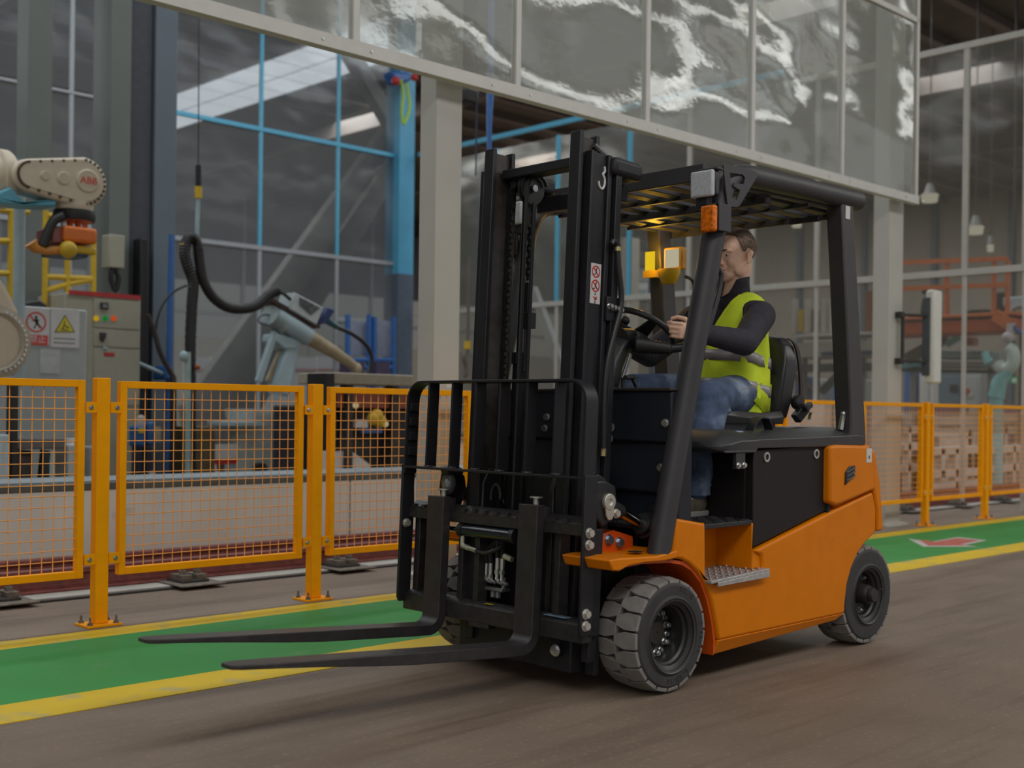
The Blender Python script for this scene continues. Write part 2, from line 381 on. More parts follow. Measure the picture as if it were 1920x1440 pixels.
# slim white light box on a bracket at column_2
t = thing('light_box', 'slim white wall light on a dark bracket at the far cream column', 'light', (11.42, 5.80, 1.7))
MB().box(11.30, 5.66, 1.42, 11.48, 5.76, 2.36).build('housing', mat('white_plastic', (0.66, 0.65, 0.60), 0.35, var=0.03), t, bevel=0.03, seg=3)
MB().box(11.285, 5.70, 1.50, 11.30, 5.78, 2.28).build('back_plate', mat('dark_grey_plate', (0.08, 0.09, 0.10), 0.5), t, bevel=0.003)
for z in (1.64, 2.10): MB().bar((11.05, 5.89, z), (11.29, 5.74, z), 0.03, 0.03).bar((11.05, 5.929, z), (11.05, 5.86, z), 0.07, 0.06).build('bracket', DARKM, t, bevel=0.004)
MB().cyl((11.08, 5.88, 1.64), (11.08, 5.88, 2.10), 0.018).build('bracket_rod', DARKM, t)

# ------------------------------------------------------------------ hanging clear film screen over the fence
ALU = mat('white_aluminium', (0.60, 0.59, 0.56), 0.4, 0.1, var=0.04)
FILM = clear('slack_clear_film', (0.93, 0.95, 0.94), 0.30, (0.58, 0.58, 0.53), 0.12, wave=0.50, wscale=0.56, fac=0.45)
scr = thing('smoke_curtain', 'hanging screen of slack clear film in a white frame above the fence', 'screen', (6, 5.82, 3.22))
MB().box(-4.0, 5.775, 3.20, 11.19, 5.845, 3.285).build('bottom_rail', ALU, scr, bevel=0.004)
MB().box(-4.0, 5.79, 5.0, 11.16, 5.83, 5.055).build('mid_rail', ALU, scr, bevel=0.004)
MB().box(-4.0, 5.79, 7.6, 11.16, 5.84, 7.68).build('top_rail', ALU, scr, bevel=0.004)
mx = [-2.49, -1.13, 0.23, 1.59, 2.93, 4.278, 5.625, 6.986, 8.352, 9.767, 11.165]
for i, x in enumerate(mx):
    MB().box(x - 0.025, 5.79, 3.285, x + 0.025, 5.84, 7.6).build('mullion', ALU, scr, bevel=0.004)
    MB().hexbolt((x + 0.10, 5.775, 3.24), (0, -1, 0), 0.008, 0.004, False).hexbolt((x - 0.25, 5.775, 3.24), (0, -1, 0), 0.008, 0.004, False).build('screw', ZINC, scr)
for a, b in zip(mx[:-1], mx[1:]):
    for z0, z1 in ((3.285, 5.0), (5.055, 7.6)):
        MB().box(a + 0.025, 5.812, z0, b - 0.025, 5.815, z1).build('film_pane', FILM, scr, smooth=False)

# ------------------------------------------------------------------ glazed partitions of the cell
PANE = clear('hazy_partition_pane', (0.86, 0.90, 0.92), 0.16, (0.40, 0.42, 0.45), 0.14, wave=0.05, wscale=0.8, fac=0.3)
PANE2 = clear('hazy_cross_pane', (0.90, 0.90, 0.88), 0.15, (0.36, 0.35, 0.31), 0.14, wave=0.05, wscale=0.8, fac=0.35)
GREYBAR = mat('grey_partition_bar', (0.33, 0.35, 0.37), 0.45, var=0.05)
SKYBAR = mat('light_blue_partition_bar', (0.10, 0.42, 0.62), 0.45, var=0.05)
BEIGEBAR = mat('beige_partition_bar', (0.46, 0.44, 0.40), 0.5, var=0.05)
p = thing('wall_back', 'glazed partition with light blue and grey bars behind the robots', 'partition', (8, 17.2, 0)); p['kind'] = 'structure'; del p['category']
xs = [1.6, 3.0, 4.5, 6.0, 7.55, 9.17, 10.765, 12.32, 13.6]
for z, m, x0 in ((2.62, GREYBAR, 12.3), (3.70, GREYBAR, 1.6), (5.66, SKYBAR, 9.0), (7.4, GREYBAR, 1.6)):
    MB().box(x0, 17.14, z, 13.55, 17.2, z + 0.07).build('rail', m, p, bevel=0.004)
MB().box(1.6, 17.14, 5.66, 9.0, 17.2, 5.70).build('rail', GREYBAR, p)
for x in xs:
    MB().box(x - 0.03, 17.15, 3.77, x + 0.03, 17.2, 9.4).build('mullion', SKYBAR if x > 8 else GREYBAR, p, bevel=0.004)
    MB().box(x - 0.03, 17.15, 0, x + 0.03, 17.2, 3.70).build('post', GREYBAR, p, bevel=0.004)
for a, b in zip(xs[:-1], xs[1:]):
    for z0, z1 in ((0.2, 3.70), (3.77, 5.66), (5.73, 9.3)):
        MB().box(a + 0.03, 17.17, z0, b - 0.03, 17.174, z1).build('pane', PANE, p, smooth=False)
q = thing('wall_cross', 'glazed cross partition behind the forklift cab', 'partition', (14, 10, 0)); q['kind'] = 'structure'; del q['category']
MB().box(13.97, 5.9, 5.54, 14.03, 9.2, 5.62).build('rail', BEIGEBAR, q, bevel=0.004)
MB().box(13.97, 9.2, 5.72, 14.03, 17.0, 5.80).build('rail', SKYBAR, q, bevel=0.004)
MB().box(13.97, 5.9, 2.80, 14.03, 17.0, 2.88).build('rail', BEIGEBAR, q, bevel=0.004)
ys = [5.9, 6.63, 7.75, 8.67, 9.69, 10.8, 11.94, 13.46, 14.94, 16.4]
for y in ys:
    MB().box(13.975, y - 0.035, 2.88, 14.03, y + 0.035, 5.56).build('mullion', SKYBAR if y > 11 else BEIGEBAR, q, bevel=0.004)
    MB().box(13.985, y - 0.025, 0, 14.02, y + 0.025, 2.80).build('post', BEIGEBAR, q, bevel=0.004)
for a, b in zip(ys[:-1], ys[1:]):
    for z0, z1 in ((0.9, 2.80), (2.88, 5.54)):
        MB().box(13.99, a + 0.035, z0, 13.994, b - 0.035, z1).build('pane', PANE2, q, smooth=False)

# ------------------------------------------------------------------ roof and outer walls
ROOF = mat('grey_roof_deck', (0.11, 0.098, 0.09), 0.8, var=0.15, scale=1.5)
PURL = mat('grey_brown_purlin', (0.15, 0.125, 0.115), 0.6)
t = thing('ceiling', 'dark profiled roof deck on purlins and beams', 'ceiling', (14, 16, 9.5)); t['kind'] = 'structure'; del t['category']
MB().box(-16, -14.0, 9.5, 46, 46, 9.6).build('deck', ROOF, t, smooth=False)
for i in range(16):
    y = 5.0 + i * 1.5
    MB().box(-16, y, 9.30, 46, y + 0.10, 9.5).box(-16, y - 0.05, 9.28, 46, y + 0.15, 9.30).build('purlin', PURL, t, smooth=False)
for x in (2.2, 9.0, 20.0, 27.0, 34.0):
    MB().box(x - 0.12, 5.0, 8.75, x + 0.12, 46, 8.78).box(x - 0.015, 5.0, 8.78, x + 0.015, 46, 9.3).box(x - 0.12, 5.0, 9.26, x + 0.12, 46, 9.29).build('roof_beam', PURL, t, smooth=False)
SKYL = glow('daylit_rooflight_panel', (0.97, 0.98, 1.0), 0.75)
t = thing('window_1', 'strip of daylit rooflight panels in the roof beyond the partition', 'rooflight', (16.3, 27, 9.4)); t['kind'] = 'structure'; del t['category']
for r in range(2):
    for i in range(11):
        y = 19.5 + i * 1.15; x = 15.35 + r * 0.98
        MB().box(x, y, 9.2, x + 0.92, y + 1.08, 9.22).build('pane', SKYL, t, bevel=0.06, seg=2)
FARW = mat('grey_beige_cladding', (0.30, 0.28, 0.25), 0.7, var=0.08, scale=0.8)
FARB = mat('beige_cladding', (0.40, 0.37, 0.315), 0.7, var=0.06, scale=0.7)
FARG = mat('dark_grey_cladding', (0.10, 0.105, 0.115), 0.7, var=0.15, scale=0.9)
BAND = glow('daylit_wall_band', (1.0, 0.97, 0.86), 0.125)
t = thing('wall_far', 'far hall wall of beige cladding with a daylit window band', 'wall', (14, 42, 0)); t['kind'] = 'structure'; del t['category']
for i in range(19):
    x0 = -16 + i * 3.2
    MB().box(x0 + 0.02, 42, 0, x0 + 3.18, 42.2, 3.8).build('panel', FARB, t, smooth=False)
    MB().box(x0 + 0.02, 42.05, 6.0, x0 + 3.18, 42.2, 9.5).build('panel', FARG, t, smooth=False)
    MB().box(x0 + 0.1, 42.1, 3.8, x0 + 3.1, 42.15, 6.0).build('pane', BAND, t, smooth=False)
    MB().box(x0 - 0.06, 41.95, 0, x0 + 0.06, 42.2, 9.5).build('post', GREYBAR, t, smooth=False)
MB().box(-16, 41.96, 4.7, 45, 42.2, 4.85).build('rail', GREYBAR, t, smooth=False)
t = thing('wall_right', 'hall end wall of grey beige cladding', 'wall', (44, 20, 0)); t['kind'] = 'structure'; del t['category']
for i in range(15):
    y0 = 1 + i * 3.0
    MB().box(44, y0 + 0.02, 0, 44.2, y0 + 2.98, 9.5).build('panel', FARW, t, smooth=False)
    MB().box(43.8, y0 - 0.1, 0, 44.1, y0 + 0.1, 9.5).build('post', mat('slate_blue_post', (0.10, 0.13, 0.18), 0.6), t, smooth=False)
t = thing('wall_left', 'hall end wall on the robot side', 'wall', (-16, 20, 0)); t['kind'] = 'structure'; del t['category']
MB().box(-16.2, 6, 0, -16, 46, 9.5).build('panel', FARW, t, smooth=False)
# ================================================================== ORANGE MESH FENCE
FY = 5.75
post_x = [2.702, 3.99, 5.28, 6.42, 7.56, 8.70, 10.0, 11.335, 12.678, 14.02]
post_lab = {2.702: 'first orange fence post from the camera end, left of the fork tips', 3.99: 'second orange fence post, standing behind the raised fork blades',
            5.28: 'orange fence post hidden behind the mast and load backrest', 6.42: 'orange fence post hidden behind the forklift cowl', 7.56: 'orange fence post hidden behind the forklift seat',
            8.70: 'orange fence post hidden behind the driver seat back', 10.0: 'orange fence post hidden behind the rear guard post of the forklift',
            11.335: 'first orange fence post right of the cream column with light box', 12.678: 'second orange fence post right of the far cream column', 14.02: 'farthest orange fence post by the worn red patch'}
WIRE = mat('orange_wire', (0.95, 0.40, 0.09), 0.45, var=0.05)
def fence_post(x):
    t = thing('fence_post', post_lab[x], 'fence post', (x, FY, 0), 'orange posts of the mesh fence')
    MB().box(x - 0.035, FY - 0.03, 0.012, x + 0.035, FY + 0.03, 1.238).build('post_tube', FENCE_O, t, bevel=0.004)
    MB().box(x - 0.09, FY - 0.075, 0.0, x + 0.09, FY + 0.075, 0.012).build('base_plate', FENCE_O, t, bevel=0.002)
    for dx in (-0.068, 0.068):
        for dy in (-0.05, 0.05):
            MB().cyl((x + dx, FY + dy, 0.012), (x + dx, FY + dy, 0.05), 0.006, n=8).hexbolt((x + dx, FY + dy, 0.012), (0, 0, 1), 0.012, 0.01).build('anchor_bolt', BOLTM, t)
    for z in (0.335, 1.09):
        for sx in (-1, 1):
            b = MB().box(min(x + sx * 0.035, x + sx * 0.092), FY - 0.034, z - 0.027, max(x + sx * 0.035, x + sx * 0.092), FY - 0.024, z + 0.027).build('clip_plate', FENCE_O, t, bevel=0.002)
            MB().hexbolt((x + sx * 0.068, FY - 0.034, z), (0, -1, 0), 0.009, 0.007).build('bolt', ZINC, b)
pan_lab = ['orange mesh fence panel cut by the left edge, before the first post', 'orange mesh fence panel between the first and second posts from the left',
           'orange mesh fence panel just right of the second post, partly behind the load backrest', 'orange mesh fence panel behind the mast rails', 'orange mesh fence panel behind the steering column',
           'orange mesh fence panel behind the driver', 'orange mesh fence panel seen between the seat back and rear guard post', 'orange mesh fence panel in front of the far cream column',
           'orange mesh fence panel between the two rear posts past the cream column', 'orange mesh fence panel at the right edge before white frames']
def fence_panel(x0, x1, lab):
    t = thing('mesh_barrier', lab, 'fence panel', ((x0 + x1) / 2, FY, 0.24), 'orange mesh panels of the fence')
    z0, z1, w = 0.245, 1.225, 0.036
    MB().box(x0, FY - 0.022, z0, x0 + w, FY + 0.022, z1).build('stile', FENCE_O, t, bevel=0.003)
    MB().box(x1 - w, FY - 0.022, z0, x1, FY + 0.022, z1).build('stile', FENCE_O, t, bevel=0.003)
    MB().box(x0 + w, FY - 0.022, z0, x1 - w, FY + 0.022, z0 + w).build('bottom_bar', FENCE_O, t, bevel=0.003)
    MB().box(x0 + w, FY - 0.022, z1 - w, x1 - w, FY + 0.022, z1).build('top_bar', FENCE_O, t, bevel=0.003)
    m = MB(); n = round((x1 - x0 - 2 * w) / 0.0535); r = 0.0026
    for i in range(1, n): x = x0 + w + (x1 - x0 - 2 * w) * i / n; m.cyl((x, FY + r, z0 + w), (x, FY + r, z1 - w), r, n=5, caps=False)
    k = round((z1 - z0 - 2 * w) / 0.0535)
    for i in range(1, k): z = z0 + w + (z1 - z0 - 2 * w) * i / k; m.cyl((x0 + w, FY - r, z), (x1 - w, FY - r, z), r, n=5, caps=False)
    m.build('wire_mesh', WIRE, t, kind='stuff')
g = 0.092
for i, x in enumerate(post_x): fence_post(x)
ends = [1.41] + post_x
for i, (a, b) in enumerate(zip(ends[:-1], ends[1:])): fence_panel(a + g, b - g, pan_lab[i])
# ================================================================== FORKLIFT: body
fk = thing('forklift', 'orange counterbalance forklift with black mast, forks and overhead guard', 'forklift', (4.4, 3.53, 0.0))
CY = 3.53                                   # centre line of the truck
def mir(y): return 2 * CY - y
FLAT_BLACK = mat('matt_black_panel', (0.015, 0.012, 0.012), 0.6, spec=0.3, var=0.06, bump=0.2, bscale=700)
DARK_CORE = mat('dark_chassis', (0.012, 0.012, 0.012), 0.7)
side = [(3.72, .53), (3.745, .685), (3.93, .655), (3.936, .44), (3.99, .414), (4.344, .433), (4.332, .497), (4.28, .518), (4.905, .660), (5.252, .732), (5.285, .65), (5.286, .535), (5.187, .491),
        (5.115, .44), (5.064, .378), (5.03, .31), (5.014, .23), (5.008, .175), (4.03, .170), (4.01, .25), (3.98, .335), (3.955, .385), (3.92, .431), (3.88, .468), (3.83, .501), (3.78, .522)]
flap = [(4.03, .170), (5.008, .175), (4.975, .145), (4.03, .110)]
for y0, y1 in ((2.93, 2.985), (mir(2.93), mir(2.985))):
    MB().prism(side, 'y', y0, y1).build('side_panel', ORANGE, fk, bevel=0.012, seg=3)
    yi = y0 + (0.025 if y0 < CY else -0.025)
    MB().add([(4.03, y0 + 0.001, .171), (5.008, y0 + 0.001, .176), (4.965, yi, .145), (4.025, yi, .110), (4.03, y1, .171), (5.008, y1, .176), (4.965, y1, .145), (4.025, y1, .110)],
             [(0, 1, 2, 3), (7, 6, 5, 4), (0, 4, 5, 1), (1, 5, 6, 2), (2, 6, 7, 3), (3, 7, 4, 0)]).build('lower_flange', ORANGE, fk, bevel=0.004)
# front fender plate, wheel-arch liner and the little bolted orange block behind the mast
for s in (1, -1):
    Y = (lambda y: y) if s > 0 else mir
    fen = [(3.34 if s > 0 else 3.58, .552), (3.40 if s > 0 else 3.60, .556), (3.62, .547), (3.745, .56), (3.745, .53), (3.66, .524), (3.55, .527), (3.45 if s > 0 else 3.59, .522), (3.40 if s > 0 else 3.585, .507), (3.36 if s > 0 else 3.58, .512)]
    MB().prism(fen, 'y', Y(2.925), Y(3.17)).build('fender_plate', ORANGE, fk, bevel=0.006, seg=2)
    arch = [(3.45 if s > 0 else 3.62, .515), (3.55 if s > 0 else 3.64, .52), (3.66, .515), (3.72, .512), (3.80, .497), (3.86, .468), (3.92, .415), (3.965, .335), (3.995, .25), (4.012, .17), (4.012, .11)]
    ring = lambda y, o: [(x + o, y, z + o) for x, z in arch]
    m = MB(); n = len(arch)
    m.add(ring(Y(2.945), 0) + ring(Y(3.30), 0) + ring(Y(3.30), .012) + ring(Y(2.945), .012),
          [(a * n + i, a * n + i + 1, ((a + 1) % 4) * n + i + 1, ((a + 1) % 4) * n + i) for a in range(4) for i in range(n - 1)])
    m.build('wheel_arch_liner', mat('orange_liner_paint', (0.62, 0.085, 0.004), 0.4, var=0.06), fk)
    b = MB().prism([(3.52 if s > 0 else 3.6, .53), (3.53, .62), (3.60, .632), (3.72, .60), (3.72, .53)], 'y', Y(3.13), Y(3.22)).build('mast_mount', mat('red_orange_casting', (0.70, 0.085, 0.008), 0.35, var=0.06), fk, bevel=0.006)
    MB().hexbolt((3.567, Y(3.13), .595), (0, -s, 0), .017, .014).hexbolt((3.63, Y(3.13), .58), (0, -s, 0), .017, .014).build('bolt', mat('blue_zinc_bolt', (0.36, 0.44, 0.52), 0.3, 0.9), b)
MB().cyl((3.60, 3.02, .5565), (3.60, 3.02, .5575), .03, n=20).build('fender_hole', DARK_CORE, fk)
# chassis core, axles
MB().box(3.80, 3.18, .13, 5.2, 3.88, .60).box(3.66, 3.22, .22, 3.8, 3.84, .60).build('chassis', DARK_CORE, fk, bevel=0.01)
MB().cyl((3.72, 3.1, .228), (3.72, 3.96, .228), .06).cyl((5.235, 3.1, .24), (5.235, 3.96, .24), .05).build('axle', DARK_CORE, fk)
# step recess, steps, floor mat
MB().box(3.93, 3.13, .40, 4.30, 3.15, .635).build('recess_back', ORANGE, fk)
MB().prism([(4.275, .44), (4.345, .44), (4.335, .497), (4.28, .52), (4.285, .635), (4.275, .635)], 'y', 2.945, 3.15).build('recess_side', ORANGE, fk, bevel=0.003)
MB().box(3.925, 2.945, .43, 3.94, 3.15, .655).build('recess_side', ORANGE, fk)
TREAD = mat('galvanised_tread_plate', (0.52, 0.51, 0.50), 0.42, 0.6, var=0.15, scale=40)
st = MB().prism([(3.935, .425), (4.345, .442), (4.345, .432), (3.935, .413)], 'y', 2.90, 3.14).prism([(3.98, .415), (4.345, .432), (4.345, .405), (3.98, .398)], 'y', 2.90, 2.906).build('step_plate', TREAD, fk, bevel=0.002)
m = MB()
for i in range(9):
    for j in range(4):
        x = 3.965 + i * .042 + (j % 2) * .02; y = 2.93 + j * .05
        if x < 4.335: m.bar((x - .012, y - .012, .4295 + (x - 3.935) * .0415), (x + .012, y + .012, .4295 + (x - 3.935) * .0415), .006, .007)
m.build('tread_studs', TREAD, st, kind='stuff')
fl = MB().box(3.73, 2.95, .628, 4.285, mir(2.95), .648).build('floor_mat', PLASTIC, fk, bevel=0.003)
m = MB()
for i in range(13):
    for j in range(16):
        x = 3.75 + i * .042; y = 2.965 + j * .042; a = 1 if (i + j) % 2 else -1
        m.bar((x - .012, y - .012 * a, .650), (x + .012, y + .012 * a, .650), .008, .008)
m.build('mat_studs', PLASTIC, fl, kind='stuff')
# battery compartment: near side panel with two lifting rings, front wall
for y0, y1 in ((2.95, 2.985), (mir(2.95), mir(2.985))):
    MB().prism([(4.288, .53), (4.868, .66), (4.868, .962), (4.288, .945)], 'y', y0, y1).build('battery_cover', FLAT_BLACK, fk, bevel=0.004)
bp = [o for o in fk.children if o.name.startswith('battery_cover')][0]
for px, py in ((1437, 857), (1530, 851)):
    p = at_y(px, py, 2.95)
    MB().lathe([(.013, 0), (.013, .005), (.022, .005), (.022, 0)], (p.x, 2.95, p.z), (0, -1, 0), 24, closed=True).build('ring', mat('brushed_ring', (0.55, 0.53, 0.48), 0.35, 0.7), bp)
    MB().cyl((p.x, 2.9495, p.z), (p.x, 2.949, p.z), .013, n=20).build('hole', DARK_CORE, bp)
MB().box(4.27, 2.985, .645, 4.29, mir(2.985), .95).build('battery_wall', FLAT_BLACK, fk)
MB().box(4.866, 2.94, .63, 4.885, 2.99, .71).build('rubber_stop', DARK_CORE, fk)
# rear: service door and counterweight
door = [(4.842, .70), (4.89, .684), (4.93, .686), (5.252, .745), (5.222, .935), (5.195, .955), (4.90, .962), (4.842, .955)]
d = MB().prism(door, 'y', 2.915, 2.985).build('service_door', ORANGE, fk, bevel=0.014, seg=3)
MB().prism([(4.965, .775), (5.045, .815), (5.05, .865), (5.0, .86), (4.968, .835)], 'y', 2.908, 2.92).build('vent_grille', PLASTIC, d, bevel=0.003)
for z0 in (.80, .82, .838): MB().bar((4.972, 2.906, z0 - .004), (5.045, 2.906, z0 + .018), .006, .005).build('slat', mat('grey_grille_slat', (0.10, 0.10, 0.105), 0.3), d)
q = at_y(1623, 857, 2.914)
lb = MB().box(5.160, 2.9135, .875, 5.208, 2.915, .942).build('sticker', mat('white_sticker', (0.62, 0.61, 0.58), 0.4, var=0.02), d)
MB().bar((5.183, 2.913, .893), (5.183, 2.913, .908), .003, .006).build('mark', DARKM, lb)
MB().prism(door, 'y', mir(2.915), mir(2.985)).build('service_door', ORANGE, fk, bevel=0.014)
cw = [(4.95, .545), (4.95, .97), (5.15, .985), (5.19, 1.003), (5.232, .985), (5.262, .93), (5.315, .775), (5.352, .56), (5.345, .535), (5.286, .532)]
MB().prism(cw, 'y', 2.955, mir(2.955)).build('counterweight', ORANGE, fk, bevel=0.02, seg=3)
MB().prism([(5.222, .938), (5.262, .93), (5.315, .775), (5.352, .56), (5.345, .54), (5.292, .54), (5.29, .65), (5.255, .745)], 'y', 2.925, 2.96).build('rear_corner', ORANGE, fk, bevel=0.012, seg=3)
# hood (battery lid)
LID = mat('charcoal_lid_plastic', (0.040, 0.040, 0.043), 0.36, var=0.08, bump=0.3, bscale=800)
def lid_ring(x, y0, zb, zs, zt, inset):
    return [(x, y0, zb), (x, y0 - .004, zs), (x, y0 + inset * .5, zt - .012), (x, y0 + inset, zt), (x, mir(y0 + inset), zt), (x, mir(y0 + inset * .5), zt - .012), (x, mir(y0 - .004), zs), (x, mir(y0), zb)]
rings = [lid_ring(4.03, 3.00, .955, .962, .982, .06), lid_ring(4.05, 2.955, .945, .965, .995, .06), lid_ring(4.10, 2.935, .935, .972, 1.018, .07), lid_ring(4.17, 2.93, .935, .985, 1.033, .08),
         lid_ring(4.27, 2.93, .935, .987, 1.024, .09), lid_ring(4.30, 2.935, .953, .990, 1.024, .09), lid_ring(4.80, 2.935, .953, .998, 1.034, .10), lid_ring(5.12, 2.94, .955, 1.004, 1.040, .12), lid_ring(5.20, 2.945, .958, 1.0, 1.025, .12)]
hd = MB().loft(rings).build('hood', LID, fk, bevel=0.006, seg=2, angle=50)
hp = [(4.40, 1.015), (4.405, 1.03), (4.44, 1.07), (4.475, 1.08), (4.52, 1.076), (4.545, 1.045), (4.55, 1.022), (4.60, 1.022)]
rr = [[(x, 3.03, z), (x, 3.075, z), (x, 3.075, z + .008), (x, 3.03, z + .008)] for x, z in hp]
MB().loft(rr).build('handle', PLASTIC, hd, bevel=0.002)
MB().lathe([(.001, 0), (.03, 0), (.034, -.004), (.034, -.006)], (4.27, 3.03, 1.026), (0, 0, 1), 24).build('badge', mat('blue_silver_badge', (0.30, 0.36, 0.50), 0.3, 0.5), hd)
hb = MB().box(4.135, 2.93, .868, 4.20, 2.95, .945).build('hinge_bracket', BLACK, hd, bevel=0.003)
for x in (4.147, 4.188): MB().hexbolt((x, 2.93, .884), (0, -1, 0), .010, .008).build('bolt', ZINC, hb)
MB().box(4.05, 2.925, .936, 4.275, 2.94, .946).build('lid_edge', LID, hd, bevel=0.003)
MB().bar((5.05, 2.99, 1.03), (5.065, 2.985, 1.10), .018, .018).ball((5.066, 2.985, 1.105), .014).build('lid_latch', ZINC, hd)
# front cowl
m = MB(); x0 = 3.77
m.prism([(x0, 1.185), (x0 + .004, .985), (x0 + .03, .97), (x0 + .022, .78), (x0 + .05, .76), (x0 + .05, .50), (x0 + .14, .50), (x0 + .14, 1.185)], 'y', 2.985, mir(2.985))
co = m.build('cowl', BLACK2, fk, bevel=0.008, seg=3)
MB().box(x0 - .012, 2.98, 1.185, x0 + .17, mir(2.98), 1.20).build('cowl_top', mat('dark_brown_plastic', (0.030, 0.024, 0.022), 0.4, bump=0.2, bscale=500), fk, bevel=0.005)
for px, py in [(1026, 782), (1022, 803), (1147, 801), (1144, 822), (1248, 793), (1232, 877)]:
    p = at_x(px, py, x0); MB().hexbolt((x0 + (.0 if p.z > .98 else .025), p.y, p.z), (-1, 0, 0), .013, .011).build('bolt', ZINC, co)
for px in (1150, 1252): p = at_z(px, 733, 1.20); MB().cyl((p.x + .02, p.y, 1.20), (p.x + .02, p.y, 1.204), .014, n=14).build('screw', ZINC, co)
MB().ball((x0 + .052, 3.10, .655), (.012, .055, .075), 20, 12).build('cylinder_slot', DARK_CORE, co)
# wheels -----------------------------------------------------------
RIM = mat('black_wheel_rim', (0.022, 0.021, 0.021), 0.38, var=0.15)
TREADM = mat('dusty_tread_rubber', (0.215, 0.203, 0.187), 0.8, var=0.14, scale=30, bump=0.3, bscale=250)
def wheel(x, yo, R, w, s, rim_r, nblk, deep, hub):
    """s = -1: outer face towards -Y. The tyre is a part; tread blocks, rim, hub and nuts are its sub-parts."""
    c = Vector((x, yo, R)); d = Vector((0, s, 0)); inn = c - d * w
    ty = MB().lathe([(rim_r, -w + .0), (R * .80, -w - .004), (R * .935, -w + .012), (R - .022, -w + .03), (R - .022, -.03), (R * .935, -.010), (R * .86, .003), (R * .80, .004), (rim_r + .022, .002), (rim_r + .010, .010), (rim_r, .006), (rim_r, -.01)], c, d, 64, closed=True).build('tyre', RUBBER, fk, angle=30)
    def P(a, r, t): return c + Vector((math.cos(a) * r, s * t, math.sin(a) * r))
    for row in range(2):
        for k in range(nblk):
            a0 = 2 * math.pi * (k + row * .5) / nblk; h = 2 * math.pi / nblk
            t_out, t_in = (-.004, -w * .52) if row == 0 else (-w + .004, -w * .48)
            dirn = 1 if row == 0 else -1
            pts = [(a0 + h * .07, t_out), (a0 + h * .93, t_out), (a0 + h * .955, t_out - dirn * w * .25), (a0 + h * .76, t_in), (a0 + h * .24, t_in), (a0 + h * .045, t_out - dirn * w * .25)]
            m = MB(); rt = lambda t: R - .010 * max(0, abs(t + w / 2) / (w / 2) - .55) / .45
            top = [P(a, rt(t), t) for a, t in pts]; bot = [P(a, R - .026, t) for a, t in pts]
            low = [P(a, R * .915, t + dirn * .002) for a, t in pts[:2]]
            m.add(top + bot, [tuple(range(6)), tuple(range(11, 5, -1))] + [(i, i + 6, (i + 1) % 6 + 6, (i + 1) % 6) for i in range(6)])
            m.add([top[0], top[1], low[1], low[0], bot[0], bot[1]], [(0, 1, 2, 3), (0, 3, 4), (1, 5, 2), (3, 2, 5, 4)])
            m.build('tread_block', TREADM, ty, bevel=0.0025, seg=1, angle=25)
    MB().lathe([(rim_r - .001, -.06), (rim_r, .004), (rim_r + .012, .012), (rim_r + .010, .004), (rim_r - .006, -.004), (rim_r - .016, -.010), (rim_r * .86, -.022), (rim_r * .80, -.030), (rim_r * .78, -deep), (.02, -deep - .004), (.02, -deep - .03), (rim_r * .9, -deep - .03)], c, d, 56, closed=True).build('rim', RIM, ty, angle=28)
    if hub == 'front':
        MB().lathe([(.049, -deep - .01), (.049, -.080), (.045, -.073), (.007, -.072), (.005, -.076), (.001, -.076)], c, d, 36).build('hub', mat('brown_black_hub', (0.028, 0.022, 0.020), 0.5), ty)
        rn, rr_, hh = rim_r * .64, .0115, .016
    else:
        MB().lathe([(.05, -deep - .01), (.046, -.03), (.046, .0), (.040, .012), (.034, .012), (.034, .03), (.030, .038), (.001, .038)], c, d, 32).build('hub', mat('brown_black_hub', (0.028, 0.022, 0.020), 0.5), ty)
        rn, rr_, hh = rim_r * .66, .0095, .012
    for k in range(8):
        a = 2 * math.pi * (k + .3) / 8
        p = P(a, rn, -deep); m = MB().hexbolt(p, d, rr_, hh); m.cyl(p + d * (hh + .002), p + d * (hh + .010), rr_ * .6, n=8); m.build('wheel_nut', ZINC, ty)
        if hub == 'front':
            p = P(a + .36, rn * 1.05, -deep); MB().hexbolt(p, d, rr_ * .75, .010).build('hub_bolt', ZINC, ty)
    return ty, P
for s in (-1, 1):
    Y = (lambda y: y) if s < 0 else mir
    ty, P = wheel(3.72, Y(2.93), .228, .20, s, .135, 19, .100, 'front')
    if s < 0:
        # raised lettering on the near front sidewall
        def rim_text(txt, a_mid, r, size):
            for i, ch in enumerate(txt):
                if ch == ' ': continue
                a = math.radians(a_mid) - (i - (len(txt) - 1) / 2) * size * .78 / r
                p = P(a, r, .0045); rad = Vector((math.cos(a), 0, math.sin(a))); tan = Vector((math.sin(a), 0, -math.cos(a)))
                text_mesh('lettering', ch, size, RUBBER, ty, p, tan, rad, .0012)
        rim_text('6.50-10', -78, .175, .026); rim_text('6.50-10', -8, .185, .024); rim_text('SOLID', 62, .185, .026)
    wheel(5.235, Y(2.94), .240, .17, s, .128, 22, .06, 'rear')
    if s < 0: MB().bar((5.27, 2.90, .268), (5.32, 2.895, .262), .006, .006).build('valve_stem', PLASTIC, fk)
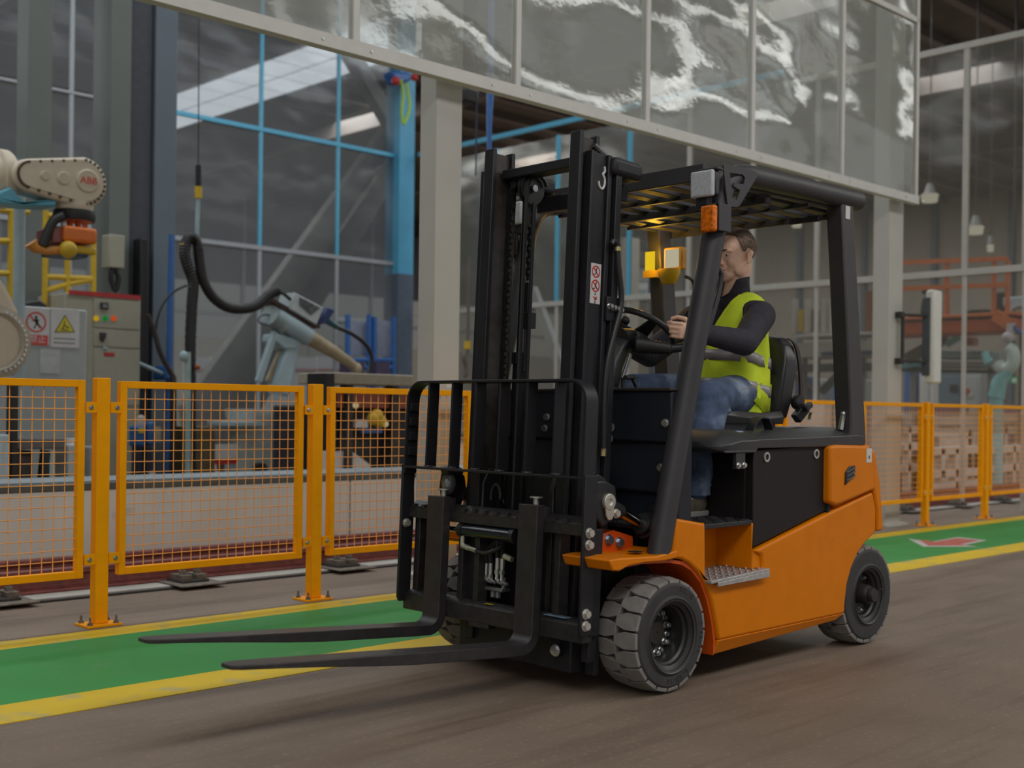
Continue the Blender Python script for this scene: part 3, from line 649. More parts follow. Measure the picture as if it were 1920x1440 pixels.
# ================================================================== FORKLIFT: guard, seat, controls
GUARD = mat('charcoal_guard_paint', (0.042, 0.040, 0.043), 0.42, spec=0.4, var=0.08, bump=0.25, bscale=700)
def guard_side(y):
    # front pillar bending into the side rail of the roof
    pts = [(3.68, y, .53), (3.80, y, 1.0), (3.94, y, 1.538), (4.045, y, 1.94)]
    pts += [(4.06, y, 1.985), (4.085, y, 2.035), (4.125, y, 2.075), (4.18, y, 2.098), (4.25, y, 2.108), (4.6, y, 2.114), (5.145, y, 2.118)]
    p = MB().tube(pts, [.047] * 11, 18).build('front_pillar', GUARD, fk, bevel=0)
    return p
pn = guard_side(2.972); pf = guard_side(mir(2.972))
for y, nm in ((2.972, pn), (mir(2.972), pf)):
    MB().box(4.20, y + (.02 if y < CY else -.05), 2.058, 5.13, y + (.05 if y < CY else -.02), 2.10).build('rail_web', GUARD, nm, bevel=0.003)
def rear_post(y0, y1):
    r = [[(4.962, y0, 2.09), (5.065, y0, 2.10), (5.065, y1, 2.10), (4.962, y1, 2.09)], [(5.062, y0, 1.15), (5.19, y0, 1.15), (5.19, y1, 1.15), (5.062, y1, 1.15)],
         [(5.072, y0, 1.04), (5.205, y0, 1.04), (5.205, y1, 1.04), (5.072, y1, 1.04)], [(5.045, y0, .965), (5.212, y0, .962), (5.212, y1, .962), (5.045, y1, .965)]]
    return MB().loft(r).build('rear_post', mat('brown_black_guard_paint', (0.042, 0.038, 0.038), 0.45, var=0.08, bump=0.25, bscale=700), fk, bevel=0.008, seg=2)
rp = rear_post(2.945, 3.03); rp2 = rear_post(mir(2.945), mir(3.03))
MB().box(4.995, 2.9435, 2.015, 5.035, 2.9445, 2.075).build('sticker', mat('white_sticker', (0.62, 0.61, 0.58), 0.4, var=0.02), rp)
MB().cyl((5.165, 2.9445, .99), (5.165, 2.940, .99), .015, n=18).build('bolt', GUARD, rp)
# roof bars
MB().box(3.965, 2.99, 2.052, 3.985, mir(2.99), 2.122).build('roof_front_bar', GUARD, fk, bevel=0.004)
for x, z0, z1 in ((4.235, 2.045, 2.09), (4.75, 2.045, 2.09), (5.075, 2.035, 2.10)): MB().box(x, 2.99, z0, x + .022, mir(2.99), z1).build('roof_cross_bar', GUARD, fk, bevel=0.003)
MB().box(4.455, 3.02, 2.025, 4.50, mir(3.02), 2.06).build('roof_cross_tube', GUARD, fk, bevel=0.006)
for i in range(8):
    y = 3.10 + i * .122
    for xa, xb in ((3.985, 4.235), (4.257, 4.75), (4.772, 5.075)):
        MB().prism([(y - .03, 2.058), (y + .016, 2.052), (y + .02, 2.062), (y - .022, 2.098), (y - .03, 2.098)], 'x', xa, xb).build('roof_slat', GUARD, fk, bevel=0.003)
# lamp bracket with its cut-out, head lamp and amber indicator on both front corners
LENS = mat('ribbed_lamp_lens', (0.50, 0.53, 0.56), 0.14, var=0.12, scale=60, bump=0.6, bscale=160)
AMBER = mat('amber_lens', (0.80, 0.16, 0.004), 0.18, var=0.45, scale=70, bump=0.6, bscale=140)
def lamp_set(y, s, near):
    # bracket plate lies in the XZ plane just outside the pillar
    def K(pts): return [at_y(1150 + x / 6.4, 295 + z_ / 6.4, y) for x, z_ in pts]
    o = [(p.x, p.z) for p in K([(1305, 90), (1325, 72), (1690, 165), (1730, 205), (1500, 585), (1470, 598), (1370, 590), (1355, 560)])]
    h = [(p.x, p.z) for p in K([(1385, 185), (1540, 210), (1568, 250), (1550, 325), (1440, 310), (1425, 345), (1505, 395), (1500, 420), (1465, 515), (1405, 480)])]
    m = MB(); yy = y if near else mir(y); t = .006 * (-1 if near else 1)
    bm = bmesh.new(); vo = [bm.verts.new((x, yy, z)) for x, z in o]; vh = [bm.verts.new((x, yy, z)) for x, z in h]
    es = [bm.edges.new((l[i], l[(i + 1) % len(l)])) for l in (vo, vh) for i in range(len(l))]
    bmesh.ops.triangle_fill(bm, edges=es, use_beauty=True)
    r = bmesh.ops.extrude_face_region(bm, geom=list(bm.faces)); bmesh.ops.translate(bm, vec=(0, t, 0), verts=[g for g in r['geom'] if isinstance(g, bmesh.types.BMVert)])
    bm.verts.index_update(); m.add([v.co.copy() for v in bm.verts], [tuple(v.index for v in f.verts) for f in bm.faces]); bm.free()
    b = m.build('lamp_bracket', GUARD, fk, angle=30)
    Y = (lambda v: v) if near else mir
    hl = MB().box(3.955, Y(2.925), 1.982, 3.995, Y(3.035), 2.085).build('lamp_housing', PLASTIC, b, bevel=0.012, seg=3)
    MB().box(3.935, Y(2.922), 1.978, 3.957, Y(3.035), 2.086).build('head_lamp', LENS, b, bevel=0.009, seg=3, label='square head lamp with ribbed clear lens')
    MB().box(3.955, Y(2.96), 1.935, 3.99, Y(3.02), 1.985).build('lamp_foot', PLASTIC, b, bevel=0.004)
    MB().box(3.955, Y(2.915), 2.088, 4.00, Y(3.045), 2.096).build('lamp_visor', GUARD, b, bevel=0.002)
    MB().box(3.925, Y(2.905), 1.832, 3.955, Y(2.975), 1.940).build('indicator', AMBER, b, bevel=0.010, seg=3, label='amber indicator lens')
    MB().box(3.955, Y(2.905), 1.838, 4.045, Y(2.917), 1.95).box(3.955, Y(2.905), 1.838, 3.963, Y(2.99), 1.95).build('indicator_bracket', GUARD, b, bevel=0.003)
lamp_set(2.925, -1, True); lamp_set(2.925, 1, False)
# handles inside the pillars and a black tab under the roof
for y in (3.03, mir(3.03)):
    h = spline([(p_.x, y, p_.z) for p_ in (at_y(*q, 3.03) for q in ((1304, 637), (1316, 635), (1324, 628), (1345, 560), (1352, 522), (1350, 509), (1340, 493), (1330, 488)))], 6)
    if y < CY: MB().tube(h, .011, 10).build('grab_handle', BLACK, fk)
MB().tube(spline([at_y(*q, 3.99) for q in ((1286, 519), (1292, 521), (1299, 527), (1302, 540), (1301, 565))], 5), .010, 8).build('grab_handle', BLACK, fk)
MB().box(4.90, 3.03, 2.0, 4.92, 3.19, 2.03).build('roof_tab', PLASTIC, fk, bevel=0.005)
MB().tube(spline([(4.13, 3.0, 1.93), (4.145, 3.0, 1.90), (4.13, 3.0, 1.878), (4.115, 3.0, 1.885)], 4), .006, 8).build('cable_hook', mat('white_cable_tie', (0.6, 0.58, 0.5), 0.4), fk)
# rear work lamp and amber beacon on the far rear post, both lit
LIT = glow('lit_amber_lamp', (1.0, 0.66, 0.02), 0.75); LITW = glow('lit_work_lamp', (1.0, 0.90, 0.62), 0.42)
yl = mir(3.03)
wl = MB().box(4.98, yl - .14, 1.85, 5.03, yl - .02, 1.97).build('work_lamp', mat('amber_lit_housing', (0.55, 0.27, 0.02), 0.4), fk, bevel=0.01)
MB().box(4.972, yl - .125, 1.862, 4.982, yl - .035, 1.958).build('lens', LITW, wl, bevel=0.004)
MB().box(4.955, yl + .02, 1.855, 4.962, yl + .085, 1.955).build('beacon_lens', LIT, fk, bevel=0.003)
MB().loft([[(4.96 + .05 * math.cos(a) * k, yl - .075 + .065 * math.sin(a) * k, z) for a in [2 * math.pi * i / 16 for i in range(16)]] for z, k in ((1.852, 1.0), (1.83, 1.0), (1.80, .8), (1.775, .5))]).box(4.945, yl + .005, 1.815, 4.975, yl + .09, 1.853).build('lamp_base', mat('yellow_lamp_base', (0.60, 0.36, 0.012), 0.4), fk)
pl = bpy.data.lights.new('beacon_light', 'POINT'); pl.energy = 2.0; pl.color = (1.0, 0.55, 0.05); pl.shadow_soft_size = 0.04
po = bpy.data.objects.new('beacon_light', pl); COL.objects.link(po); po.parent = fk; po.location = (4.90 - 4.4, yl - .03 - 3.53, 1.93)
# seat --------------------------------------------------------------
VINYL = mat('black_seat_vinyl', (0.016, 0.015, 0.016), 0.33, var=0.1, bump=0.2, bscale=500)
def slab(x0, x1, y0, y1, z0, z1): return MB().box(x0, y0, z0, x1, y1, z1)
slab(4.50, 4.92, 3.26, 3.72, 1.02, 1.065).build('seat_base', PLASTIC, fk, bevel=0.008)
cu = []
for x, zt, ins in ((4.44, 1.085, .05), (4.455, 1.105, .02), (4.50, 1.122, .0), (4.62, 1.112, .0), (4.80, 1.104, .0), (4.96, 1.115, .0)):
    y0, y1 = 3.245 + ins, 3.735 - ins
    cu.append([(x, y0, 1.052), (x, y0 - .006, zt - .03), (x, y0 + .012, zt), (x, y0 + .09, zt + .006), (x, CY - .03, zt - .012), (x, y1 - .09, zt + .006), (x, y1 - .012, zt), (x, y1 + .006, zt - .03), (x, y1, 1.052)])
MB().loft(cu).build('seat_cushion', VINYL, fk, bevel=0.01, seg=3, angle=60)
bk = []
for z, xf, dp, hw in ((1.08, 4.93, .10, .22), (1.16, 4.925, .12, .235), (1.26, 4.945, .12, .24), (1.36, 4.975, .11, .235), (1.43, 4.995, .10, .215), (1.47, 5.01, .08, .18), (1.487, 5.025, .05, .13)):
    yc = 3.49
    bk.append([(xf + .02, yc - hw, z), (xf, yc - hw * .8, z), (xf + .025, yc, z), (xf, yc + hw * .8, z), (xf + .02, yc + hw, z), (xf + dp, yc + hw, z), (xf + dp + .012, yc, z), (xf + dp, yc - hw, z)])
MB().loft(bk).build('seat_backrest', VINYL, fk, bevel=0.008, seg=3, angle=60)
bt = spline([(5.045, 3.27, 1.47), (5.09, 3.262, 1.44), (5.115, 3.255, 1.36), (5.125, 3.25, 1.25), (5.12, 3.245, 1.16)], 5)
MB().loft([[(p.x - .012, p.y, p.z), (p.x + .014, p.y, p.z), (p.x + .014, p.y + .01, p.z), (p.x - .012, p.y + .01, p.z)] for p in bt]).build('seat_piping', mat('brown_black_strap', (0.035, 0.026, 0.022), 0.5), fk)
MB().lathe([(.001, -.02), (.032, -.02), (.038, -.01), (.038, .01), (.032, .02), (.001, .02)], (5.09, 3.25, 1.16), (0, 1, 0), 20).build('belt_reel', PLASTIC, fk)
MB().bar((5.05, 3.235, 1.075), (5.11, 3.22, 1.135), .04, .05).build('belt_reel_box', PLASTIC, fk, bevel=0.006)
b = MB().bar((5.07, 3.20, 1.125), (5.125, 3.20, 1.15), .03, .03).build('belt_buckle', PLASTIC, fk, bevel=0.006)
MB().bar((5.10, 3.19, 1.075), (5.115, 3.19, 1.11), .02, .004).build('belt_tongue', mat('dull_brass', (0.45, 0.40, 0.22), 0.35, 0.8), b, bevel=0.002)
# steering column, wheel, levers ----------------------------------------
col = []
for (x, z), w, d_ in zip([(3.90, 1.19), (3.93, 1.25), (3.975, 1.32), (4.04, 1.39), (4.09, 1.425)], (.13, .115, .10, .085, .075), (.16, .145, .125, .10, .085)):
    yc = 3.55
    col.append([(x - d_ * .55, yc - w * .6, z + .01), (x - d_ * .6, yc + w * .6, z + .01), (x, yc + w, z), (x + d_ * .6, yc + w * .7, z - .03), (x + d_ * .6, yc - w * .7, z - .03), (x, yc - w, z)])
MB().loft(col).build('steering_column', PLASTIC, fk, bevel=0.012, seg=3, angle=50)
MB().bar((3.99, 3.45, 1.20), (4.075, 3.46, 1.36), .012, .02).build('column_strut', mat('satin_grey_strut', (0.22, 0.22, 0.23), 0.3, 0.6), fk, bevel=0.003)
MB().cyl((3.98, 3.42, 1.195), (3.98, 3.42, 1.25), .009).cyl((3.97, 3.40, 1.25), (4.05, 3.42, 1.252), .010).bar((4.04, 3.42, 1.252), (4.08, 3.42, 1.195), .014, .008).build('column_lever', PLASTIC, fk)
wc = Vector((4.215, 3.52, 1.475)); wn = Vector((.52, -.05, .85)).normalized(); wu = wn.orthogonal().normalized(); wv = wn.cross(wu)
ringp = [wc + (wu * math.cos(2 * math.pi * i / 40) + wv * math.sin(2 * math.pi * i / 40)) * .158 for i in range(40)]
m = MB(); rg = []
for i in range(40):
    p = ringp[i]; rad = (p - wc).normalized(); rg.append([p + (rad * math.cos(2 * math.pi * k / 10) + wn * math.sin(2 * math.pi * k / 10)) * .0145 for k in range(10)])
m.loft(rg + [rg[0]], caps=False)
sw = m.build('steering_wheel', PLASTIC, fk)
hubc = wc - wn * .035
for a in (80, 200, 320):
    e = wc + (wu * math.cos(math.radians(a)) + wv * math.sin(math.radians(a))) * .15
    MB().bar(hubc, e, .075, .018, wn, .04, .016).build('spoke', PLASTIC, sw, bevel=0.006)
MB().lathe([(.001, .012), (.045, .010), (.06, -.005), (.055, -.05), (.03, -.06)], hubc, wn, 28).build('wheel_boss', PLASTIC, sw)
kp = wc + (wu * math.cos(math.radians(150)) + wv * math.sin(math.radians(150))) * .145
MB().cyl(hubc - wn * .015, Vector((4.10, 3.54, 1.42)), .045, .06, 20).build('wheel_shaft', PLASTIC, fk)
bl = [Vector((4.10, 3.46, 1.40)), Vector((4.23, 3.36, 1.385))]
m = MB(); dd = bl[1] - bl[0]; L_ = dd.length; prof = []
for i in range(19): prof.append((.036 - .014 * i / 18 + (.005 if i % 2 else 0), L_ * i / 18))
m.lathe(prof, bl[0], dd, 20); m.build('lever_bellows', mat('ribbed_rubber', (0.02, 0.02, 0.02), 0.5), fk, angle=60)
MB().tube(spline([(4.22, 3.365, 1.385), (4.27, 3.33, 1.392), (4.31, 3.295, 1.415), (4.325, 3.28, 1.43)], 4), [.020] * 13, 12).build('lever_handle', PLASTIC, fk)
MB().cyl((4.02, 3.66, 1.40), (3.99, 3.72, 1.44), .014).ball((3.985, 3.73, 1.445), .02).build('shift_lever', PLASTIC, fk)
MB().ball((4.20, 3.60, 1.52), .022, 16, 10).cyl((4.20, 3.60, 1.52), (4.205, 3.60, 1.475), .010).build('spinner_knob', PLASTIC, sw)
MB().box(4.20, 3.655, 1.43, 4.235, 3.70, 1.46).build('red_switch', mat('red_plastic', (0.45, 0.02, 0.015), 0.35), fk, bevel=0.006)
# ================================================================== FORKLIFT: mast, carriage, forks
_ct, _st = math.cos(math.radians(2.5)), math.sin(math.radians(2.5))
def MX(x, y, z): return (3.315 + x * _ct + z * _st, y, 0.20 - x * _st + z * _ct)
def M_(): return MB(MX)
MASTP = mat('black_mast_paint', (0.018, 0.018, 0.022), 0.42, spec=0.35, var=0.12, bump=0.25, bscale=600)
MASTW = mat('greased_rail_web', (0.040, 0.033, 0.029), 0.38, var=0.35, scale=25)
def rails(Y, oy0, oy1):
    # outer fixed rail and inner sliding rail of one side; Y maps near-side y to this side
    o = M_()
    o.box(.150, Y(oy0), -.10, .170, Y(oy1), 1.955).box(.170, Y(oy0 + .014), -.10, .252, Y(oy0 + .034), 1.955).box(.252, Y(oy0), -.10, .276, Y(oy1), 1.955)
    r = o.build('outer_rail', MASTP, fk, bevel=0.004, seg=2)
    M_().box(.290, Y(oy0 - .012), -.02, .325, Y(oy0 + .05), 1.90).build('rail_back_strip', MASTP, r, bevel=0.003)
    i = M_().box(.102, Y(3.249), -.06, .124, Y(3.306), 2.03).box(.214, Y(3.262), -.06, .234, Y(3.306), 2.03).build('inner_rail', MASTP, fk, bevel=0.004, seg=2)
    M_().box(.124, Y(3.274), -.06, .214, Y(3.290), 2.015).build('rail_web', MASTW, i, bevel=0.002)
    M_().tube([(.205, Y(3.268), 1.99), (.235, Y(3.262), 1.97), (.262, Y(3.25), 1.95)], .012, 8).build('weld_bead', mat('weld_bead', (0.12, 0.115, 0.12), 0.35, 0.5, scale=120, var=0.5), i)
    return r, i
orn, irn = rails(lambda y: y, 3.226, 3.270); orf, irf = rails(mir, 3.176, 3.236)
# ties between the rails
def rnd_plate(x0, x1, y0, y1, z0, z1, bev=.02): return M_().box(x0, y0, z0, x1, y1, z1)
for Y in (lambda y: y, mir):
    rnd_plate(.262, .445, Y(3.20), Y(3.36), 1.875, 1.950).build('tie_arm', MASTP, fk, bevel=0.022, seg=3)
M_().box(.16, 3.30, 1.905, .235, mir(3.30), 1.945).build('top_tie', MASTP, fk, bevel=0.005)
M_().box(.40, 3.28, 1.80, .44, mir(3.28), 1.87).build('rear_tie', MASTP, fk, bevel=0.005)
M_().box(.31, 3.20, 1.12, .345, mir(3.20), 1.20).build('mid_tie', MASTP, fk, bevel=0.005) if False else None
M_().box(.12, 3.20, -.12, .30, mir(3.20), .05).build('lower_tie', MASTP, fk, bevel=0.008)
# lift cylinders, rods and hose guides beside each rail
for Y in (lambda y: y, mir):
    c = M_().cyl((.33, Y(3.29), -.05), (.33, Y(3.29), 1.15), .032, n=18).build('lift_cylinder', MASTP, fk)
    M_().cyl((.33, Y(3.29), 1.15), (.33, Y(3.29), 1.84), .019, n=16).build('piston_rod', mat('dark_chrome', (0.10, 0.10, 0.11), 0.18, 0.9), c)
    M_().cyl((.33, Y(3.29), 1.12), (.33, Y(3.29), 1.17), .038, n=18).build('gland', PLASTIC, c)
# chain sheaves with chain strands
CH = mat('oiled_chain_steel', (0.050, 0.048, 0.047), 0.32, 0.7, var=0.4, scale=80)
def chain_side(Y, lab):
    yc = Y(3.415); sx, sz, R = .230, 1.862, .060
    w = M_().lathe([(.012, -.012), (R + .008, -.012), (R + .008, -.008), (R - .004, -.004), (R - .004, .006), (R + .008, .010), (R + .008, .014), (.03, .016), (.02, .020), (.001, .020)], (sx, yc, sz), (0, -1 if Y(0) < 1 else 1, 0), 32).build('chain_sheave', PLASTIC, fk)
    M_().cyl((sx, yc - .018, sz), (sx, yc - .026, sz), .015, n=18).build('sheave_pin', ZINC, w)
    M_().box(sx - .02, yc + .016, sz - .16, sx + .02, yc + .03, sz + .02).build('sheave_bracket', MASTP, w, bevel=0.003)
    # leaf chain: path up the front strand, over the wheel, down the rear strand
    path = [(sx - R, z) for z in [.50 + .0255 * k for k in range(52)]] + arc(sx, sz, R, 180, 0, 8) + [(sx + R, sz - .0255 * k) for k in range(1, 16)]
    m = MB(MX)
    for k in range(len(path) - 1):
        (x0, z0), (x1, z1) = path[k], path[k + 1]
        for j, dy in enumerate((.045, .051, .057, .063)):
            if (k + j) % 2: continue
            m.bar((x0, yc + dy, z0), (x1, yc + dy, z1), .0035, .017, (1, 0, 0) if abs(x1 - x0) < .001 else (0, 1, 0))
        m.cyl((x0, yc + .040, z0), (x0, yc + .068, z0), .0055, n=6)
    m.build('leaf_chain', CH, w, kind='stuff', smooth=False)
    a = M_().box(sx + R - .014, yc + .038, 1.30, sx + R + .014, yc + .068, 1.47).cyl((sx + R, yc + .053, 1.08), (sx + R, yc + .053, 1.30), .010, n=10).box(sx + R - .024, yc + .02, 1.27, sx + R + .024, yc + .075, 1.34).build('chain_anchor', PLASTIC, w, bevel=0.003)
    # hose beside the chain with its guide strip
    h = [(sx - R - .004, z) for z in (.42, .8, 1.2, 1.5, 1.80)] + arc(sx, sz, R - .002, 170, 20, 6)
    M_().tube([(x + .012, yc - .026, z) for x, z in h], .009, 8).build('mast_hose', mat('black_hose', (0.02, 0.02, 0.021), 0.4), w)
    M_().box(sx - .012, yc - .032, .40, sx + .004, yc - .022, 1.80).build('hose_guide', MASTP, w, bevel=0.002)
chain_side(mir, 'far')
# decal strip with the warning signs, and the white hook mark, on the near rail
DEC = mat('white_decal', (0.60, 0.59, 0.57), 0.35, var=0.02)
DRED = mat('red_print', (0.50, 0.015, 0.02), 0.45)
z1, z0 = loc_z = (1.385, 1.215)
xa, xb = .185, .246
DY = 3.2395
dc = M_().box(xa, DY - .001, 1.345, xb, DY, 1.507).build('warning_decal', DEC, orn)
for zc in (1.474, 1.417):
    M_().lathe([(.0195, 0), (.0195, .0006), (.025, .0006), (.025, 0)], ((xa + xb) / 2, DY - .001, zc), (0, -1, 0), 26, closed=True).bar(((xa + xb) / 2 - .015, DY - .0015, zc + .016), ((xa + xb) / 2 + .015, DY - .0015, zc - .016), .001, .005, (0, 0, 1)).build('prohibition_ring', DRED, dc)
    x_ = (xa + xb) / 2; d_ = DY - .0016
    M_().bar((x_, d_, zc + .002), (x_ + .003, d_, zc + .011), .001, .005).bar((x_, d_, zc + .002), (x_ - .005, d_, zc - .012), .001, .003).bar((x_ + .002, d_, zc + .002), (x_ + .008, d_, zc - .012), .001, .003).ball((x_ + .004, d_, zc + .014), (.003, .001, .003), 8, 6).box(x_ - .016, d_ - .0003, zc - .014, x_ - .007, d_ + .0003, zc - .010).build('pictogram', DARKM, dc)
M_().bar((x_ - .011, d_, 1.372), (x_ + .010, d_, 1.362), .001, .005).bar((x_ - .003, d_, 1.359), (x_ + .010, d_, 1.373), .001, .005).build('pictogram', DRED, dc)
M_().box(x_ - .0025, d_ - .0003, 1.379, x_ + .0025, d_ + .0003, 1.389).box(x_ - .0025, d_ - .0003, 1.346, x_ + .0025, d_ + .0003, 1.356).build('pictogram', DARKM, dc)
hk = [(.240, 3.2385, 1.905), (.243, 3.2385, 1.885), (.232, 3.2385, 1.872), (.243, 3.2385, 1.855), (.243, 3.2385, 1.828), (.229, 3.2385, 1.812), (.213, 3.2385, 1.822), (.209, 3.2385, 1.84)]
M_().tube(spline(hk, 4), .005, 6).build('hook_mark', mat('white_paint_mark', (0.6, 0.6, 0.58), 0.5), orn)
# hydraulic hose beside the near rail with its clamp block
h = spline([(.258, 3.20, 1.588), (.272, 3.20, 1.603), (.293, 3.20, 1.593), (.297, 3.20, 1.565), (.308, 3.20, 1.50), (.331, 3.20, 1.398), (.328, 3.20, 1.333), (.293, 3.20, 1.221), (.262, 3.20, 1.109), (.252, 3.20, .981), (.262, 3.20, .75)], 6)
hz = M_().tube(h, .0115, 10).build('hydraulic_hose', mat('black_hose', (0.02, 0.02, 0.021), 0.4), fk)
M_().cyl((.298, 3.20, 1.565), (.299, 3.20, 1.582), .015, n=12).build('hose_fitting', mat('yellow_passivated_fitting', (0.50, 0.42, 0.20), 0.3, 0.8), hz)
M_().cyl((.262, 3.20, .735), (.262, 3.20, .765), .012, n=10).build('hose_fitting', MATS['yellow_passivated_fitting'], hz)
M_().box(.262, 3.212, 1.28, .352, 3.226, 1.38).build('hose_bracket', MASTP, hz, bevel=0.004)
for i in range(4): M_().hexbolt((.272 + .022 * i, 3.212, 1.340 - .003 * i), (0, -1, 0), .009, .016).build('bolt', ZINC, hz)
# carriage ---------------------------------------------------------------
C0, C1 = 3.075, 4.155
cb = M_()
cb.box(.045, C0, .425, .10, C1, .475).prism([(.045, .475), (.10, .500), (.10, .475)], 'y', C0, C1)
car = cb.build('carriage_upper_bar', STEEL_BLACK, fk, bevel=0.004)
m = M_()
for i in range(15): y = C0 + .10 + i * .066; m.box(.040, y, .472, .060, y + .018, .487)
m.build('bar_notches', STEEL_BLACK, car, kind='stuff')
cl = M_().prism([(.045, .02), (.045, .088), (.062, .103), (.10, .108), (.10, .02)], 'y', C0, C1).build('carriage_lower_bar', STEEL_BLACK, fk, bevel=0.004)
M_().box(.046, 3.60, .002, .09, 3.72, .022).build('bar_lug', STEEL_BLACK, cl, bevel=0.003)
M_().box(.052, 3.595, .1035, .07, 3.635, .1055).build('yellow_mark', mat('yellow_label', (0.55, 0.42, 0.02), 0.4), cl)
M_().box(.05, 3.17, .1035, .085, 3.29, .107).build('blue_label', mat('blue_grey_label', (0.20, 0.30, 0.40), 0.4), cl)
for y0, y1 in ((3.235, 3.265), (3.70, 3.73), (3.80, 3.83), (4.02, 4.045), (4.09, 4.11)): M_().box(.07, y0, .10, .13, y1, .43).build('carriage_plate', STEEL_BLACK, fk, bevel=0.003)
for y in (3.33, 3.745): M_().prism([(.12, .08), (.12, .60), (.15, .66), (.22, .66), (.24, .60), (.24, .08)], 'y', y, y + .03).build('roller_plate', PLASTIC, fk, bevel=0.006)
M_().box(.26, 3.30, -.02, .28, mir(3.30), .64).build('mast_guard_plate', DARK_CORE, fk)
# backrest
BR = M_()
def flatbar(pts, name, parent, w0=.0, w1=.068, t=.011):
    """flat bar bent in the YZ plane: depth along local x from w0 to w1"""
    n = len(pts); m = M_(); rg = []
    for i, (y, z) in enumerate(pts):
        a = Vector(pts[max(i - 1, 0)]); b = Vector(pts[min(i + 1, n - 1)]); d = (b - a).normalized(); nn = Vector((-d.y, d.x)) * t / 2
        rg.append([(w0, y - nn.x, z - nn.y), (w1, y - nn.x, z - nn.y), (w1, y + nn.x, z + nn.y), (w0, y + nn.x, z + nn.y)])
    return m.loft(rg).build(name, MASTP, parent, bevel=0.002, angle=50)
R0 = .085; yL, yR, zt = 4.135, 3.068, 1.022
pts = [(yL, .62)] + [(yL, .80)] + [(yL - R0 + a, zt - R0 + b) for a, b in arc(0, 0, R0, 0, 90, 6)] + [(yR + R0 + a, zt - R0 + b) for a, b in arc(0, 0, R0, 90, 180, 6)] + [(yR, .80), (yR, .62)]
bkr = flatbar(pts, 'backrest_frame', fk)
flatbar([(yL, .648), (yR, .648)], 'backrest_rail', bkr, .0, .055)
for y in (3.995, 3.842, 3.694, 3.548, 3.389, 3.233):
    flatbar([(y, .655), (y, 1.016)], 'backrest_bar', bkr, .004, .062, .010)
    M_().box(.004, y - .022, .654, .03, y + .012, .660).build('weld_bead', mat('weld_bead', (0.12, 0.115, 0.12), 0.35, 0.5, scale=120, var=0.5), bkr, bevel=0.002)
for k in range(4): M_().box(.01, yL - .0185, .70 + .065 * k, .05, yL - .005, .735 + .065 * k).build('weld_bead', MASTP, bkr, bevel=0.002)
for y0, y1, near in ((3.05, 3.064, True), (4.139, 4.153, False)):
    r = M_().prism([(.002, .075), (.012, .055), (.062, .055), (.072, .075), (.072, .50), (.068, .56), (.068, .66), (.0, .66)], 'y', y0, y1).build('carriage_side_plate', MASTP, fk, bevel=0.003)
    yy, s = (3.05, -1) if near else (4.139, -1)
    for z in ((.443, .398, .138, .093) if near else (.40,)): M_().hexbolt((.030, yy, z), (0, s, 0), .015, .014).build('bolt', mat('pale_zinc_bolt', (0.60, 0.58, 0.53), 0.4, 0.6), r)
    y2 = (3.070, 3.10) if near else (4.11, 4.135)
    rr_ = M_().box(.078, y2[0], .045, .135, y2[1], .455).build('carriage_end_block', MASTP, fk, bevel=0.004)
    if near:
        for z in (.425, .375, .135, .085): M_().cyl((.108, y2[0] - .0006, z), (.108, y2[0] + .001, z), .0075, n=14).build('hole', DARK_CORE, rr_)
M_().box(.10, 3.09, -.06, .14, 3.13, .05).box(.17, 3.12, -.12, .20, 3.17, .10).build('mast_foot', MASTP, fk, bevel=0.004)
# side-shift cylinder, hoses and valve block in the carriage window
cy = M_().cyl((.062, 3.48, .395), (.062, 3.80, .395), .027, n=22).build('side_shift_cylinder', mat('dark_blue_black_paint', (0.014, 0.017, 0.024), 0.25), fk)
M_().cyl((.062, 3.80, .395), (.062, 3.90, .395), .010, n=14).build('cylinder_rod', mat('chrome_rod', (0.6, 0.6, 0.58), 0.12, 1.0), cy)
M_().cyl((.062, 3.785, .395), (.062, 3.81, .395), .031, n=22).cyl((.062, 3.47, .395), (.062, 3.495, .395), .031, n=22).build('cylinder_cap', PLASTIC, cy)
FIT = mat('zinc_yellow_fitting', (0.55, 0.55, 0.44), 0.3, 0.7, var=0.15)
fx = M_()
fx.cyl((.055, 3.79, .335), (.055, 3.79, .375), .010, n=10).cyl((.055, 3.79, .330), (.055, 3.745, .322), .012, n=8).cyl((.055, 3.745, .322), (.055, 3.70, .316), .010, n=10)
fx.cyl((.055, 3.53, .31), (.055, 3.485, .30), .012, n=8)
fx.build('elbow_fitting', FIT, cy)
BH = mat('black_hose', (0.02, 0.02, 0.021), 0.4)
M_().tube(spline([(.055, 3.70, .316), (.05, 3.64, .312), (.06, 3.59, .33), (.11, 3.57, .36)], 5), .009, 8).build('hose', BH, cy)
vb = M_().box(.115, 3.60, .150, .165, 3.715, .166).cyl((.14, 3.675, .120), (.14, 3.675, .150), .014, n=10).cyl((.14, 3.645, .120), (.14, 3.645, .150), .014, n=10).cyl((.135, 3.61, .150), (.135, 3.61, .21), .010, n=10).build('valve_block', mat('grey_zinc_block', (0.30, 0.30, 0.30), 0.35, 0.7), fk, bevel=0.003)
SILV = mat('silver_hose_end', (0.62, 0.62, 0.61), 0.25, 0.8, var=0.1)
for i, (y, zt_) in enumerate(((3.704, .262), (3.677, .266), (3.637, .292), (3.607, .292))):
    e = M_().cyl((.12, y, zt_ - .048), (.12, y, zt_), .0105, n=12).tube([(.12, y, zt_ - .048), (.12, y, .205), (.12, y - .010, .190), (.12, y - .035, .186)], .008, 8).cyl((.12, y, zt_ - .068), (.12, y, zt_ - .052), .0125, n=6).build('hose_end', SILV, vb)
    M_().tube(spline([(.12, y, zt_), (.115, y - .002, zt_ + .05), (.12, 3.63, .38), (.16, 3.61, .46)], 5), .0115, 8).build('hose', BH, vb)
